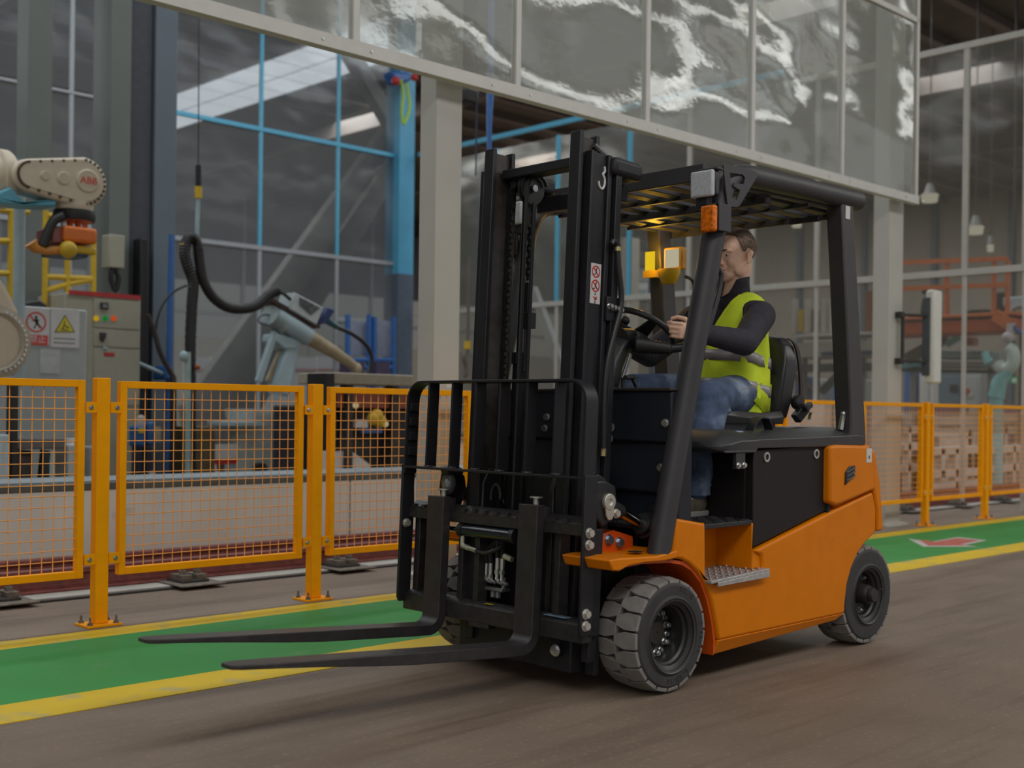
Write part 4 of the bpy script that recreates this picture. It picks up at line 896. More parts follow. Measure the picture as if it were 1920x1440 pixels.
M_().hexbolt((.19, 3.53, .285), (-1, 0, 0), .013, .01).hexbolt((.075, 3.24, -.03), (-1, 0, 0), .018, .012).hexbolt((.10, 3.93, .045), (-1, 0, 0), .013, .01).build('bolt', ZINC, cl, kind='stuff')
M_().tube(arc_pts := [(.11, 3.655 + .028 * math.cos(math.radians(a)), .545 + .05 * math.sin(math.radians(a))) for a in range(-20, 205, 15)], .006, 8).build('lifting_eye', STEEL_BLACK, car)
M_().cyl((.20, 3.30, .0), (.20, 3.42, -.005), .022, n=16).build('tie_rod', SILV, cl)
# forks
FORK = mat('forged_fork_paint', (0.034, 0.031, 0.032), 0.36, spec=0.4, var=0.2, scale=20, bump=0.5, bscale=280, dirt=((0.085, 0.080, 0.078), 30, 0.66))
def fork(yc):
    sec = [(-1.322, .022, .050, .013), (-1.312, .022, .070, .014), (-1.28, .022, .092, .015), (-1.22, .022, .103, .016), (-1.15, .021, .105, .018), (-1.0, .017, .105, .022), (-.75, .009, .105, .032), (-.58, .007, .105, .040), (-.10, .007, .105, .042)]
    dz = lambda x: -.040 * (1 + x / 1.322)                 # the blade droops towards its heel
    rg = [[(x, yc - w / 2, zc - t / 2 + dz(x)), (x, yc + w / 2, zc - t / 2 + dz(x)), (x, yc + w / 2, .030 + dz(x) - max(0, -1.3 - x) * .05), (x, yc - w / 2, .030 + dz(x) - max(0, -1.3 - x) * .05)] for x, zc, w, t in sec]
    w = .105; ri, ro = .045, .088
    for a in range(8, 91, 14):
        t = math.radians(a)
        # heel bend: centre of curvature above the blade and in front of the shank
        cx_, cz_ = -.045, .036
        rg.append([(cx_ + ro * math.sin(t), yc - w / 2, cz_ - ro * math.cos(t)), (cx_ + ro * math.sin(t), yc + w / 2, cz_ - ro * math.cos(t)), (cx_ + ri * math.sin(t), yc + w / 2, cz_ - ri * math.cos(t)), (cx_ + ri * math.sin(t), yc - w / 2, cz_ - ri * math.cos(t))])
    for z in (.20, .40, .532): rg.append([(.043, yc - w / 2, z), (.043, yc + w / 2, z), (0, yc + w / 2, z), (0, yc - w / 2, z)])
    f = M_().loft(rg).build('fork', FORK, fk, bevel=0.003, seg=2, angle=30)
    M_().cyl((.045, yc, .50), (.045, yc, .560), .012, n=16).lathe([(.012, 0), (.026, .002), (.026, .008), (.001, .009)], (.045, yc, .555), (0, 0, 1), 20).build('latch_pin', mat('galvanised_pin', (0.50, 0.50, 0.46), 0.35, 0.7), f)
    M_().box(.043, yc - .05, .43, .075, yc + .05, .525).build('fork_hook', FORK, f, bevel=0.003)
    return f
fork(3.352); fork(3.912)
# tilt cylinders with eye plates
for Y, s in ((lambda y: y, -1), (mir, 1)):
    o = [(3.429, .835), (3.485, .835), (3.545, .812), (3.556, .745), (3.525, .675), (3.470, .655), (3.432, .695), (3.415, .76)]
    tp = MB().prism(o, 'y', Y(3.075), Y(3.105)).build('tilt_mount', PLASTIC, fk, bevel=0.008, seg=2)
    MB().prism([(3.40, .85), (3.46, .86), (3.51, .84), (3.50, .815), (3.42, .82)], 'y', Y(3.09), Y(3.14)).build('mount_cap', PLASTIC, tp, bevel=0.006)
    EYEM = mat('pale_zinc_eye', (0.60, 0.57, 0.50), 0.35, 0.6)
    MB().lathe([(.001, -.012), (.012, -.012), (.032, -.010), (.034, 0), (.032, .008), (.012, .009), (.011, .004), (.001, .004)], (3.497, Y(3.068), .752), (0, s, 0), 24).prism([(3.472, .745), (3.522, .745), (3.522, .70), (3.510, .682), (3.490, .682), (3.478, .70)], 'y', Y(3.062), Y(3.072)).build('rod_eye', EYEM, tp, bevel=0.003)
    MB().hexbolt((3.54, Y(3.07), .705), (0, s, 0), .014, .012).build('bolt', EYEM, tp)
    MB().ball((3.445, Y(3.11), .78), (.035, .03, .05), 14, 9).build('grease_cup', mat('grey_primer', (0.25, 0.25, 0.25), 0.3, 0.5), tp)
    MB().ball((3.452, Y(3.10), .825), (.016, .012, .018), 10, 7).build('red_cap', mat('red_plastic', (0.45, 0.02, 0.015), 0.35), tp)
    a, b = Vector((3.53, Y(3.10), .735)), Vector((3.80, Y(3.10), .625)); dd = b - a
    MB().cyl(a, a + dd * .25, .030, n=18).build('rod_end', PLASTIC, tp)
    MB().cyl(a + dd * .2, a + dd * .85, .021, n=20).build('tilt_rod', mat('chrome_rod', (0.6, 0.6, 0.58), 0.12, 1.0), tp)
    MB().lathe([(.026, -.015), (.044, -.012), (.044, .01), (.055, .012), (.055, .3)], a + dd * .78, dd, 24).build('tilt_cylinder', PLASTIC, tp)
# ================================================================== DRIVER
dr = thing('person', 'seated driver in yellow-green safety vest, dark fleece and jeans, both hands on the wheel', 'person', (4.85, 3.49, 1.10))
SKIN = mat('skin', (0.84, 0.53, 0.385), 0.5, var=0.07, scale=30, bump=0.1, bscale=500)
def V(*a): return Vector(a)
def cap(m, p, q, r0, r1, n=16):
    p, q = V(*p), V(*q); m.tube([p, q], [r0, r1], n); m.ball(p, r0, n, 10); m.ball(q, r1, n, 10)
def remesh(mb, name, m, parent, vox, smooth=2, label=None, fac=0.5):
    o = mb.build(name + '_src', m)
    r = o.modifiers.new('r', 'REMESH'); r.mode = 'VOXEL'; r.voxel_size = vox; r.use_smooth_shade = True
    if smooth: s = o.modifiers.new('s', 'SMOOTH'); s.factor = fac; s.iterations = smooth
    dg = bpy.context.evaluated_depsgraph_get(); me = bpy.data.meshes.new_from_object(o.evaluated_get(dg)); me.name = name
    old = o.data; bpy.data.objects.remove(o); bpy.data.meshes.remove(old)
    if parent is not None: me.transform(Matrix.Translation(-Vector(parent['_o'])))
    me.materials.clear(); me.materials.append(m); me.shade_smooth()
    ob = bpy.data.objects.new(name, me); COL.objects.link(ob)
    if parent is not None: ob.parent = parent; ob['_o'] = parent['_o']
    if label: ob['label'] = label
    return ob
# joints
hipL, hipR = (4.84, 3.40, 1.19), (4.84, 3.58, 1.19)
kneL, kneR = (4.405, 3.275, 1.165), (4.50, 3.80, 1.205)
ankL, ankR = (4.195, 3.20, .745), (4.22, 3.82, .745)
shL, shR = (4.815, 3.285, 1.565), (4.835, 3.690, 1.570)
elL, elR = (4.575, 3.205, 1.425), (4.62, 3.80, 1.385)
wrL, wrR = (4.325, 3.285, 1.460), (4.275, 3.700, 1.430)
HC = V(4.872, 3.468, 1.868)                       # middle of the head
yaw = math.radians(16)
hf = V(-math.cos(yaw), math.sin(yaw), -.03).normalized(); hs = V(-math.sin(yaw), -math.cos(yaw), 0).normalized(); hu = hf.cross(hs)
if hu.z < 0: hu = -hu
HR = Matrix((hf, hs, hu)).transposed()            # head frame: x forward, y to his left (towards the lens), z up
def Hd(x, y, z): return HC + HR @ V(x, y, z)
b = MB()
def hb(c, r): b.ball(Hd(*c), r, 24, 16, HR)
hb((-.012, 0, .045), (.094, .076, .088)); hb((.020, 0, .015), (.078, .068, .095)); hb((.030, 0, -.045), (.058, .056, .068))
hb((.052, 0, -.092), (.036, .038, .032)); hb((.066, 0, -.108), (.020, .024, .018))
for s in (-1, 1):
    hb((.054, .036 * s, -.030), (.030, .024, .034)); hb((.012, .049 * s, -.060), (.042, .014, .042)); hb((.035, .046 * s, -.02), (.04, .018, .05)); hb((.074, .030 * s, .020), (.020, .026, .010))
    # ears
    hb((-.018, .079 * s, -.008), (.018, .006, .032)); hb((-.024, .082 * s, .010), (.016, .007, .018)); hb((-.010, .077 * s, -.034), (.010, .006, .011))
hb((.092, 0, .000), (.010, .009, .026)); hb((.102, 0, -.022), (.011, .010, .018)); hb((.110, 0, -.034), (.012, .012, .011))
for s in (-1, 1): hb((.098, .012 * s, -.038), (.012, .008, .009))
hb((.088, 0, -.066), (.012, .024, .007)); hb((.086, 0, -.078), (.012, .021, .007)); hb((.080, 0, -.056), (.014, .028, .014))
cap(b, Hd(-.025, 0, -.05), (4.868, 3.480, 1.655), .056, .062)
# body under the clothes, arms and hands in one surface
cap(b, (4.875, 3.485, 1.56), (4.85, 3.49, 1.25), .07, .11); cap(b, hipL, hipR, .10, .10)
for sh, el, wr in ((shL, elL, wrL), (shR, elR, wrR)):
    cap(b, (4.86, 3.485, 1.565), sh, .06, .052); cap(b, sh, el, .05, .042); cap(b, el, wr, .040, .027)
for h_, k_, a_ in ((hipL, kneL, ankL), (hipR, kneR, ankR)): cap(b, h_, k_, .08, .06); cap(b, k_, a_, .055, .040)
def hand(m, W, f, s, n, curl=(30, 85, 150), spread=.0195):
    """W wrist, f finger direction, s from index to little finger, n towards the gripped rim"""
    W, f = V(*W), V(*f).normalized(); s = V(*s); s = (s - f * s.dot(f)).normalized(); n2 = f.cross(s)
    if n2.dot(V(*n)) < 0: n2 = -n2
    n = n2; rot = Matrix((f, s, n)).transposed()
    m.ball(W + f * .045, (.052, .040, .017), 16, 10, rot); m.ball(W + f * .075, (.022, .042, .014), 14, 9, rot)
    L = ((.042, .026, .021), (.046, .029, .022), (.043, .027, .021), (.034, .021, .019))
    for i in range(4):
        p = W + f * (.084 - .004 * abs(i - 1.2)) + s * (i - 1.5) * spread - n * .004
        m.ball(p, .0105, 10, 8)
        for j in range(3):
            a = math.radians(curl[j] + (i - 1.5) * 3); d = f * math.cos(a) + n * math.sin(a); q = p + d * L[i][j]
            cap(m, p, q, .0098 - j * .0008, .0092 - j * .0009, 10); p = q
    t = W + f * .022 - s * .026 + n * .006
    for d, l, r in ((f * .62 - s * .62 + n * .35, .042, .0125), (f * .85 - s * .10 + n * .5, .034, .0108), (f * .75 + s * .35 + n * .55, .024, .0095)):
        q = t + d.normalized() * l; cap(m, t, q, r, r * .93, 10); t = q
hand(b, (4.318, 3.290, 1.462), (-.93, .34, .05), (.12, .10, -1), (.3, .9, 0))
hand(b, (4.262, 3.690, 1.436), (-.95, -.22, .18), (.1, .0, -1), (0, -1, 0), (40, 95, 150))
body = remesh(b, 'body', SKIN, dr, .0042, 2)
# eyes, brows, mouth line
EYEW = mat('eye_white', (0.55, 0.52, 0.50), 0.2, var=0.02); IRIS = mat('dark_brown_iris', (0.03, 0.016, 0.010), 0.15); HAIRM = mat('short_brown_hair', (0.085, 0.052, 0.034), 0.75, var=0.4, scale=160, bump=0.8, bscale=900)
LIP = mat('lip_skin', (0.36, 0.13, 0.10), 0.5)
for s in (-1, 1):
    e = MB().ball(Hd(.0775, .031 * s, .000), (.0105, .0135, .0085), 16, 10, HR).build('eye', EYEW, dr)
    MB().ball(Hd(.0850, .031 * s + .002 * 1, .000), (.0045, .0052, .0058), 14, 9, HR).build('iris', IRIS, e)
    MB().tube([Hd(.086, .018 * s, .0045), Hd(.0895, .029 * s, .0095), Hd(.080, .045 * s, .003)], [.0022, .0032, .0022], 8).build('eyelid', SKIN, e)
    MB().tube([Hd(.097, .014 * s, .021), Hd(.094, .030 * s, .027), Hd(.078, .050 * s, .022)], [.003, .0042, .0025], 8).build('eyebrow', HAIRM, dr)
MB().tube([Hd(.088, -.022, -.0725), Hd(.0985, 0, -.072), Hd(.088, .022, -.0725)], .0022, 8).build('mouth', LIP, dr)
# hair: a thin cap grown from the skull above the hairline
hm = MB(); NU, NV = 56, 26; grid = {}
def hairline(a):   # polar angle of the lower edge: a = 0 at the forehead, pi at the nape
    a = abs((a + math.pi) % (2 * math.pi) - math.pi)
    P = [(0, 50), (.45, 52), (.75, 56), (1.05, 60), (1.35, 66), (1.62, 72), (1.85, 78), (2.2, 88), (2.7, 96), (3.15, 98)]
    for (a0, h0), (a1, h1) in zip(P, P[1:]):
        if a0 <= a <= a1: return math.radians(h0 + (h1 - h0) * (a - a0) / (a1 - a0))
    return math.radians(128)
for i in range(NU):
    a = 2 * math.pi * i / NU
    for j in range(NV + 1):
        t = hairline(a) * j / NV; thick = .012 * max(0, math.cos(t * .75)) + .0022
        dx, dy, dz = math.sin(t) * math.cos(a), math.sin(t) * math.sin(a), math.cos(t)
        rx = .090 if dx > 0 else .096
        rr = 1 + random.uniform(-.01, .018)
        grid[i, j] = Hd(-.006 + dx * (rx + thick * .6) * rr, dy * (.0765 + thick * .5) * rr, .040 + dz * (.086 + thick) * rr + (.006 * max(0, dx) if dz > .5 else 0))
base = len(hm.v); hm.v += [grid[i, j] for i in range(NU) for j in range(NV + 1)]
hm.f += [(i * (NV + 1) + j, i * (NV + 1) + j + 1, ((i + 1) % NU) * (NV + 1) + j + 1, ((i + 1) % NU) * (NV + 1) + j) for i in range(NU) for j in range(NV)]
hair = hm.build('hair', HAIRM, dr, angle=180)
sd = hair.modifiers.new('t', 'SOLIDIFY'); sd.thickness = .004; sd.offset = 0
# clipped hair at the sides and nape
FADE = mat('clipped_grey_brown_hair', (0.215, 0.150, 0.118), 0.8, var=0.35, scale=140, bump=0.5, bscale=900)
fm = MB(); LO = [(0.95, 62), (1.12, 82), (1.30, 104), (1.46, 106), (1.58, 92), (1.80, 96), (2.05, 116), (2.5, 128), (3.15, 132)]
def lo_(a):
    for (a0, h0), (a1, h1) in zip(LO, LO[1:]):
        if a0 <= a <= a1: return math.radians(h0 + (h1 - h0) * (a - a0) / (a1 - a0))
    return math.radians(132)
A_ = [.95 + (2 * math.pi - 1.9) * i / 60 for i in range(61)]; base = 0
for a in A_:
    aa = abs((a + math.pi) % (2 * math.pi) - math.pi); t0_, t1_ = hairline(aa) - .18, lo_(aa)
    for k in range(9):
        t = t0_ + (t1_ - t0_) * k / 8; dx, dy, dz = math.sin(t) * math.cos(a), math.sin(t) * math.sin(a), math.cos(t)
        th_ = .0045 * (1 - k / 8) + .0012
        fm.v.append(Hd(-.008 + dx * (.0925 + th_), dy * (.0765 + th_), .043 + dz * (.0885 + th_)))
fm.f += [(i * 9 + k, i * 9 + k + 1, (i + 1) * 9 + k + 1, (i + 1) * 9 + k) for i in range(60) for k in range(8)]
fo = fm.build('clipped_hair', FADE, dr, angle=180); sd2 = fo.modifiers.new('t', 'SOLIDIFY'); sd2.thickness = .003; sd2.offset = 0
# dark fleece with stand collar
FLEECE = mat('charcoal_navy_fleece', (0.036, 0.033, 0.044), 0.85, var=0.18, scale=26, bump=0.7, bscale=90)
j = MB()
for z, rx, ry, x in ((1.16, .125, .165, 4.845), (1.28, .125, .165, 4.845), (1.40, .128, .172, 4.848), (1.50, .122, .182, 4.855), (1.575, .100, .175, 4.862)):
    j.ball((x, 3.49, z), (rx, ry, .09), 24, 12)
for sh, el, wr in ((shL, elL, wrL), (shR, elR, wrR)):
    cap(j, (4.86, 3.487, 1.59), sh, .075, .074); cap(j, sh, el, .074, .062); cap(j, el, wr, .062, .042)
    a, c = V(*el), V(*wr); d = (c - a).normalized(); cap(j, c - d * .02, c + d * .006, .043, .039)
    for k in range(5):   # soft folds along the sleeve
        p = V(*sh).lerp(V(*el), .35 + .15 * k); j.ball(p + V(0, -.006, .006), (.052, .068 - .004 * k, .066 - .004 * k), 14, 9)
    for k in range(4):
        p = V(*el).lerp(V(*wr), .15 + .22 * k); j.ball(p, (.030, .060 - .005 * k, .061 - .005 * k), 14, 9)
jk = remesh(j, 'fleece_jacket', FLEECE, dr, .0065, 3)
cr = [];
for z, r, dx in ((1.60, .100, 0), (1.65, .088, -.002), (1.70, .082, -.006), (1.735, .080, -.008), (1.762, .082, -.008)):
    rg = []
    for k in range(28):
        a = 2 * math.pi * k / 28; c_ = math.cos(a)
        rg.append(V(4.872 + dx + c_ * r * 1.05, 3.482 + math.sin(a) * r, z + (.016 * c_ if z > 1.66 else 0) - ((z - 1.68) * 1.1 * max(0, -c_ - .6) / .4 if z > 1.68 else 0)))
    cr.append(rg)
cl_ = MB().loft(cr, caps=False).build('collar', FLEECE, jk, angle=180)
so = cl_.modifiers.new('t', 'SOLIDIFY'); so.thickness = .010
# jeans and shoes
DEN = mat('faded_blue_denim', (0.070, 0.105, 0.185), 0.85, var=0.40, scale=14, bump=1.0, bscale=160, dirt=((0.26, 0.32, 0.42), 6.5, 0.52))
t_ = MB(); cap(t_, hipL, hipR, .118, .118); cap(t_, (4.88, 3.42, 1.20), (4.88, 3.56, 1.20), .11, .11)
for h_, k_, a_ in ((hipL, kneL, ankL), (hipR, kneR, ankR)):
    cap(t_, h_, k_, .108, .084, 20); H_, K_, A_ = V(*h_), V(*k_), V(*a_)
    cap(t_, K_ + V(.01, 0, -.015), K_.lerp(A_, .5) + V(.012, 0, 0), .086, .078, 20); cap(t_, K_.lerp(A_, .5) + V(.012, 0, 0), A_ + V(.012, 0, .03), .077, .066, 20)
    for k in range(4):
        p = K_.lerp(A_, .62 + .11 * k); t_.ball(p + V(.012, 0, .02), (.074 + .002 * (k % 2), .072, .022), 18, 10)
    for k in range(3): t_.ball(K_ + V(.07 - .02 * k, 0, -.055 + .02 * k), (.035, .075, .02), 14, 9)
jn = remesh(t_, 'jeans', DEN, dr, .0065, 2)
for A_ in (V(*ankL), V(*ankR)):
    rg = [[A_ + V(.012 + math.cos(2 * math.pi * k / 22) * r, math.sin(2 * math.pi * k / 22) * r * .97, z) for k in range(22)] for z, r in ((.062, .070), (.03, .071), (.0, .0725), (.0, .067), (.05, .064))]
    MB().loft(rg, caps=False).build('hem', DEN, jn)
MB().tube([V(4.50, 3.166, 1.205), V(4.62, 3.185, 1.225), V(4.74, 3.215, 1.245)], .0015, 6).build('seam', mat('tan_stitching', (0.30, 0.22, 0.14), 0.7), jn)
SHOE = mat('olive_grey_suede', (0.14, 0.125, 0.085), 0.75, var=0.25, scale=22, bump=0.4, bscale=200); SOLE = mat('grey_rubber_sole', (0.30, 0.29, 0.26), 0.6); LACE = mat('pale_lace', (0.45, 0.44, 0.34), 0.6)
for A_ in (V(*ankL), V(*ankR)):
    s_ = MB(); o = V(A_.x, A_.y, .652)
    s_.ball(o + V(.035, 0, .055), (.045, .040, .050), 18, 10); s_.ball(o + V(-.05, 0, .05), (.085, .042, .042), 18, 10); s_.ball(o + V(-.14, 0, .038), (.075, .046, .034), 18, 10); cap(s_, o + V(.015, 0, .05), A_ + V(.01, 0, .02), .046, .045)
    sh_ = remesh(s_, 'shoe', SHOE, dr, .006, 2)
    pf = [(o.x + x, o.y + y) for x, y in [(.085, -.02), (.07, -.038), (.0, -.040), (-.10, -.048), (-.17, -.045), (-.215, -.02), (-.22, .01), (-.20, .038), (-.12, .05), (0, .042), (.07, .038), (.085, .02)]]
    MB().prism(pf, 'z', .650, .676).build('sole', SOLE, sh_, bevel=0.006)
    m = MB()
    for k in range(5): m.tube([o + V(-.02 - .022 * k, -.036, .082 - .006 * k), o + V(-.03 - .022 * k, 0, .096 - .007 * k), o + V(-.02 - .022 * k, .036, .082 - .006 * k)], .004, 6)
    m.build('laces', LACE, sh_)
# safety vest: shell over the fleece, orange-edged opening, two reflective bands
VEST = mat('fluorescent_yellow_vest', (0.74, 0.98, 0.035), 0.75, var=0.16, scale=9, bump=1.0, bscale=22)
REFL = mat('reflective_grey_band', (0.34, 0.32, 0.32), 0.4, 0.3, var=0.12, scale=14)
def vring(z, rx, ry, x, n=120, ripple=.004, ph=0, tilt=0.0):
    out = []
    for k in range(n):
        a = 2 * math.pi * k / n; c_, s_ = math.cos(a), math.sin(a)
        p = 2.5; q = (abs(c_) ** p + abs(s_) ** p) ** (-1 / p)
        w = 1 + ripple / rx * math.sin(a * 7 + ph)
        out.append(V(x + c_ * rx * q * w, 3.49 + s_ * ry * q * w, z + tilt * c_))
    return out
prof = [(1.085, .150, .205, 4.825), (1.13, .152, .205, 4.828), (1.18, .148, .200, 4.832), (1.24, .145, .198, 4.835), (1.30, .144, .197, 4.838), (1.36, .144, .196, 4.842), (1.42, .143, .195, 4.846), (1.48, .140, .193, 4.85), (1.54, .136, .192, 4.855), (1.59, .124, .190, 4.858), (1.635, .108, .172, 4.862), (1.662, .098, .142, 4.866), (1.678, .094, .112, 4.868), (1.684, .090, .096, 4.870)]
fine = []
for i, (p0, p1) in enumerate(zip(prof, prof[1:])):
    for k in range(4): fine.append((tuple(a + (b_ - a) * k / 4 for a, b_ in zip(p0, p1)), i + k / 4))
fine.append((prof[-1], len(prof) - 1))
rg = [vring(*q, ripple=.007 if q[0] < 1.5 else .002, ph=i * .8) for q, i in fine]
vm = MB().loft(rg, caps=False); drop = []
n = 44
keep = []
for f in vm.f:                                                   # cut the front V and the armholes
    c = sum((vm.v[i] for i in f), V(0, 0, 0)) / 4
    v_open = c.x < 4.85 and abs(c.y - 3.50) < max(0, (c.z - 1.46)) * .55
    arm = c.z > 1.44 and abs(c.y - 3.49) > .172 and (c.z < 1.60) and ((c.x - 4.80) / .085) ** 2 + ((c.z - 1.535) / .085) ** 2 < 1
    if not (v_open or arm): keep.append(f)
vm.f = keep
vs = vm.build('safety_vest', VEST, dr, angle=180)
so = vs.modifiers.new('t', 'SOLIDIFY'); so.thickness = .007; so.offset = 1
# side tails of the vest over the hips
for y, s in ((3.292, -1), (3.688, 1)):
    MB().add([(4.70, y + .01 * s, 1.20), (4.93, y, 1.24), (4.875, y + s * .022, 1.055), (4.80, y + s * .03, 1.125), (4.70, y, 1.207), (4.93, y - .008 * s, 1.247), (4.875, y + s * .012, 1.060), (4.80, y + s * .02, 1.13)],
             [(0, 1, 2, 3), (7, 6, 5, 4), (0, 4, 5, 1), (1, 5, 6, 2), (2, 6, 7, 3), (3, 7, 4, 0)]).build('vest_tail', VEST, vs, angle=180)
def band(z, h, rx, ry, x, tilt):
    g = [vring(z + d, rx, ry, x, ripple=.006, ph=p_, tilt=tilt) for d, p_ in ((-h / 2, 3), (0, 3.2), (h / 2, 3.4))]
    o = MB().loft(g, caps=False).build('reflective_band', REFL, vs, angle=180)
    q = o.modifiers.new('t', 'SOLIDIFY'); q.thickness = .005; q.offset = 1
band(1.352, .052, .151, .203, 4.841, -.03); band(1.215, .052, .155, .207, 4.833, -.03)
TRIM = mat('orange_lining', (0.70, 0.20, 0.02), 0.7)
for s in (-1, 1):
    MB().tube([V(4.715, 3.50 + s * .004, 1.44), V(4.722, 3.50 + s * .03, 1.51), V(4.745, 3.50 + s * .055, 1.565), V(4.795, 3.49 + s * .082, 1.615), V(4.87, 3.49 + s * .088, 1.652)], [.010] * 5, 8).build('orange_edging', TRIM, vs)
for s in (-1, 1):
    pts = []
    for q, i in fine:
        if 1.475 < q[0] < 1.67:
            yt = 3.50 + s * max(0, q[0] - 1.46) * .55
            c_ = [v for v in vring(*q, ripple=.002 if q[0] >= 1.5 else .007, ph=i * .8) if v.x < 4.85]
            if c_: p_ = min(c_, key=lambda v: abs(v.y - yt)); pts.append(V(p_.x - .004, yt, p_.z))
    if len(pts) > 3: MB().tube(spline(pts, 2), .0075, 8).build('front_binding', VEST, vs)
BLK = mat('black_binding', (0.015, 0.016, 0.015), 0.7)
for s in (-1, 1):
    pts = [V(4.80 + .088 * math.cos(a), 3.49 + s * (.19 - .02 * max(0, math.sin(a))), 1.535 + .088 * math.sin(a)) for a in [2 * math.pi * k / 18 for k in range(19)]]
    MB().tube(pts, .005, 6).build('armhole_binding', BLK, vs)
# ================================================================== WORK CELL AND HALL BEYOND
def rb(m, x0, y0, x1, y1, Y, d):
    """box whose front face lies in the plane y = Y behind the given picture rectangle, d deep"""
    a, b = at_y(x0, y1, Y), at_y(x1, y0, Y); a2, b2 = at_y(x0, y0, Y), at_y(x1, y1, Y)
    return m.box((a.x + a2.x) / 2, Y, (a.z + b2.z) / 2, (b.x + b2.x) / 2, Y + d, (b.z + a2.z) / 2)
def rpts(pts, Y): return [(p.x, p.z) for p in (at_y(x, y, Y) for x, y in pts)]
def rod(m, pts, Y, r, n=8): return m.tube([at_y(x, y, Y) for x, y in pts], r, n)
ROBOT = mat('beige_robot_paint', (0.62, 0.53, 0.41), 0.42, var=0.05)
PALEBLUE = mat('pale_blue_grey_paint', (0.33, 0.43, 0.47), 0.5, var=0.10, scale=6)
CYAN = mat('cyan_blue_steel', (0.12, 0.42, 0.58), 0.4, var=0.1)
YELLOWP = mat('yellow_tube_paint', (0.58, 0.38, 0.02), 0.45, var=0.08)
BRAC = mat('brown_grey_steel', (0.15, 0.125, 0.105), 0.5, 0.2, var=0.15, scale=5)
GREYCAB = mat('grey_cabinet_paint', (0.36, 0.39, 0.39), 0.5, var=0.04)
BEIGECAB = mat('beige_cabinet_paint', (0.36, 0.345, 0.27), 0.5, var=0.04)
WHITEB = mat('white_board', (0.55, 0.55, 0.55), 0.5, var=0.05)
REDP = mat('red_enamel', (0.45, 0.03, 0.03), 0.45)
BLUEP = mat('royal_blue_paint', (0.03, 0.12, 0.36), 0.45, var=0.1)
NAVY = mat('navy_blue_sheet', (0.012, 0.03, 0.12), 0.5)
BLACKM = mat('black_machine_paint', (0.014, 0.013, 0.014), 0.5, var=0.3, scale=10)
# ---- big palletising robot at the left edge
Y = 10.0
rt = thing('robot_arm', 'large beige robot arm with round bolted wrist and orange gripper', 'robot', (at_y(60, 380, Y).x, Y, 0))
o = []
A, B = at_y(58, 328, Y), at_y(156, 341, Y); ra, rbb = at_y(58, 297, Y).z - A.z, at_y(156, 293, Y).z - B.z
for k in range(15): t = math.radians(100 + 160 * k / 14); o.append((A.x + ra * math.cos(t), A.z + ra * math.sin(t)))
for k in range(15): t = math.radians(-95 + 180 * k / 14); o.append((B.x + rbb * math.cos(t), B.z + rbb * math.sin(t)))
wr_ = MB().prism(o, 'y', Y, Y + .28).build('wrist_housing', ROBOT, rt, bevel=.03, seg=3)
inr = [((x - (A.x + B.x) / 2) * .93 + (A.x + B.x) / 2, (z - A.z) * .84 + A.z + .012) for x, z in o]
MB().prism(inr, 'y', Y - .012, Y).build('cover_plate', mat('light_beige_cover', (0.66, 0.58, 0.46), 0.4, var=0.04), wr_, bevel=.008)
for i, (x, z) in enumerate(o):
    for q in range(5 if i in (14, 29) else 1):
        f = .2 * q; nx, nz = o[(i + 1) % len(o)]; px_, pz_ = x + (nx - x) * f, z + (nz - z) * f
        c_ = ((A.x + B.x) / 2, A.z); n_ = Vector((px_ - c_[0], pz_ - c_[1])); ax = A if i < 14 else B; n_ = Vector((px_ - ax.x, pz_ - ax.z)) if i not in (14, 29) else Vector((0, pz_ - c_[1])); n_ = n_.normalized() * .03; px_ -= n_.x; pz_ -= n_.y
        MB().cyl((px_, Y + .0, pz_), (px_, Y - .014, pz_), .013, n=8).build('bolt', mat('bronze_bolt', (0.10, 0.07, 0.045), 0.4, 0.6), wr_)
for x, y, r in ((118, 335, .055), (163, 340, .10), (83, 330, .04)):
    p = at_y(x, y, Y); MB().lathe([(r * .86, 0), (r, 0), (r, .016), (r * .9, .024), (.001, .024)], (p.x, Y - .010, p.z), (0, -1, 0), 28).build('cover_disc', ROBOT, wr_)
p = at_y(163, 340, Y); text_mesh('lettering', 'ABB', .085, mat('red_logo', (0.65, 0.05, 0.03), 0.4), wr_, (p.x, Y - .036, p.z), (1, 0, 0), (0, 0, 1), .002)
p0, p1 = at_y(14, 338, Y + .32), at_y(-150, 345, Y + .32)
MB().cyl(p0, p1, .22, .26, 26).lathe([(.23, 0), (.25, .03), (.25, .10), (.22, .12)], at_y(16, 338, Y + .32), (-1, 0, 0), 26).build('forearm', ROBOT, rt)
MB().prism(rpts([(-20, 365), (22, 350), (45, 378), (110, 372), (105, 388), (40, 384), (-20, 378)], Y + .05), 'y', Y + .05, Y + .35).build('arm_underside', CYAN, rt, bevel=.02)
fc = at_y(139, 390, Y + .14)
MB().lathe([(.001, .10), (.13, .10), (.16, .04), (.16, .0), (.15, -.05), (.001, -.05)], fc, (0, 0, 1), 26).build('wrist_flange', ROBOT, rt)
MB().lathe([(.001, 0), (.17, 0), (.18, -.05), (.17, -.09), (.001, -.09)], at_y(139, 396, Y + .14), (0, 0, 1), 26).build('flange_ring', BLACKM, rt)
OR2 = mat('orange_gripper_paint', (0.70, 0.17, 0.02), 0.45, var=0.1); 
gp = rb(MB(), 120, 425, 184, 455, Y - .05, .42).build('gripper_body', OR2, rt, bevel=.03, seg=3)
MB().lathe([(.001, 0), (.15, 0), (.15, -.03), (.001, -.03)], at_y(139, 409, Y + .14), (0, 0, 1), 22).build('mount_disc', OR2, gp)
for x in (118, 130, 145, 158): rb(MB(), x, 410, x + 7, 426, Y + .05 + .1 * (x % 3), .05).build('spacer', OR2 if x > 125 else ZINC, gp)
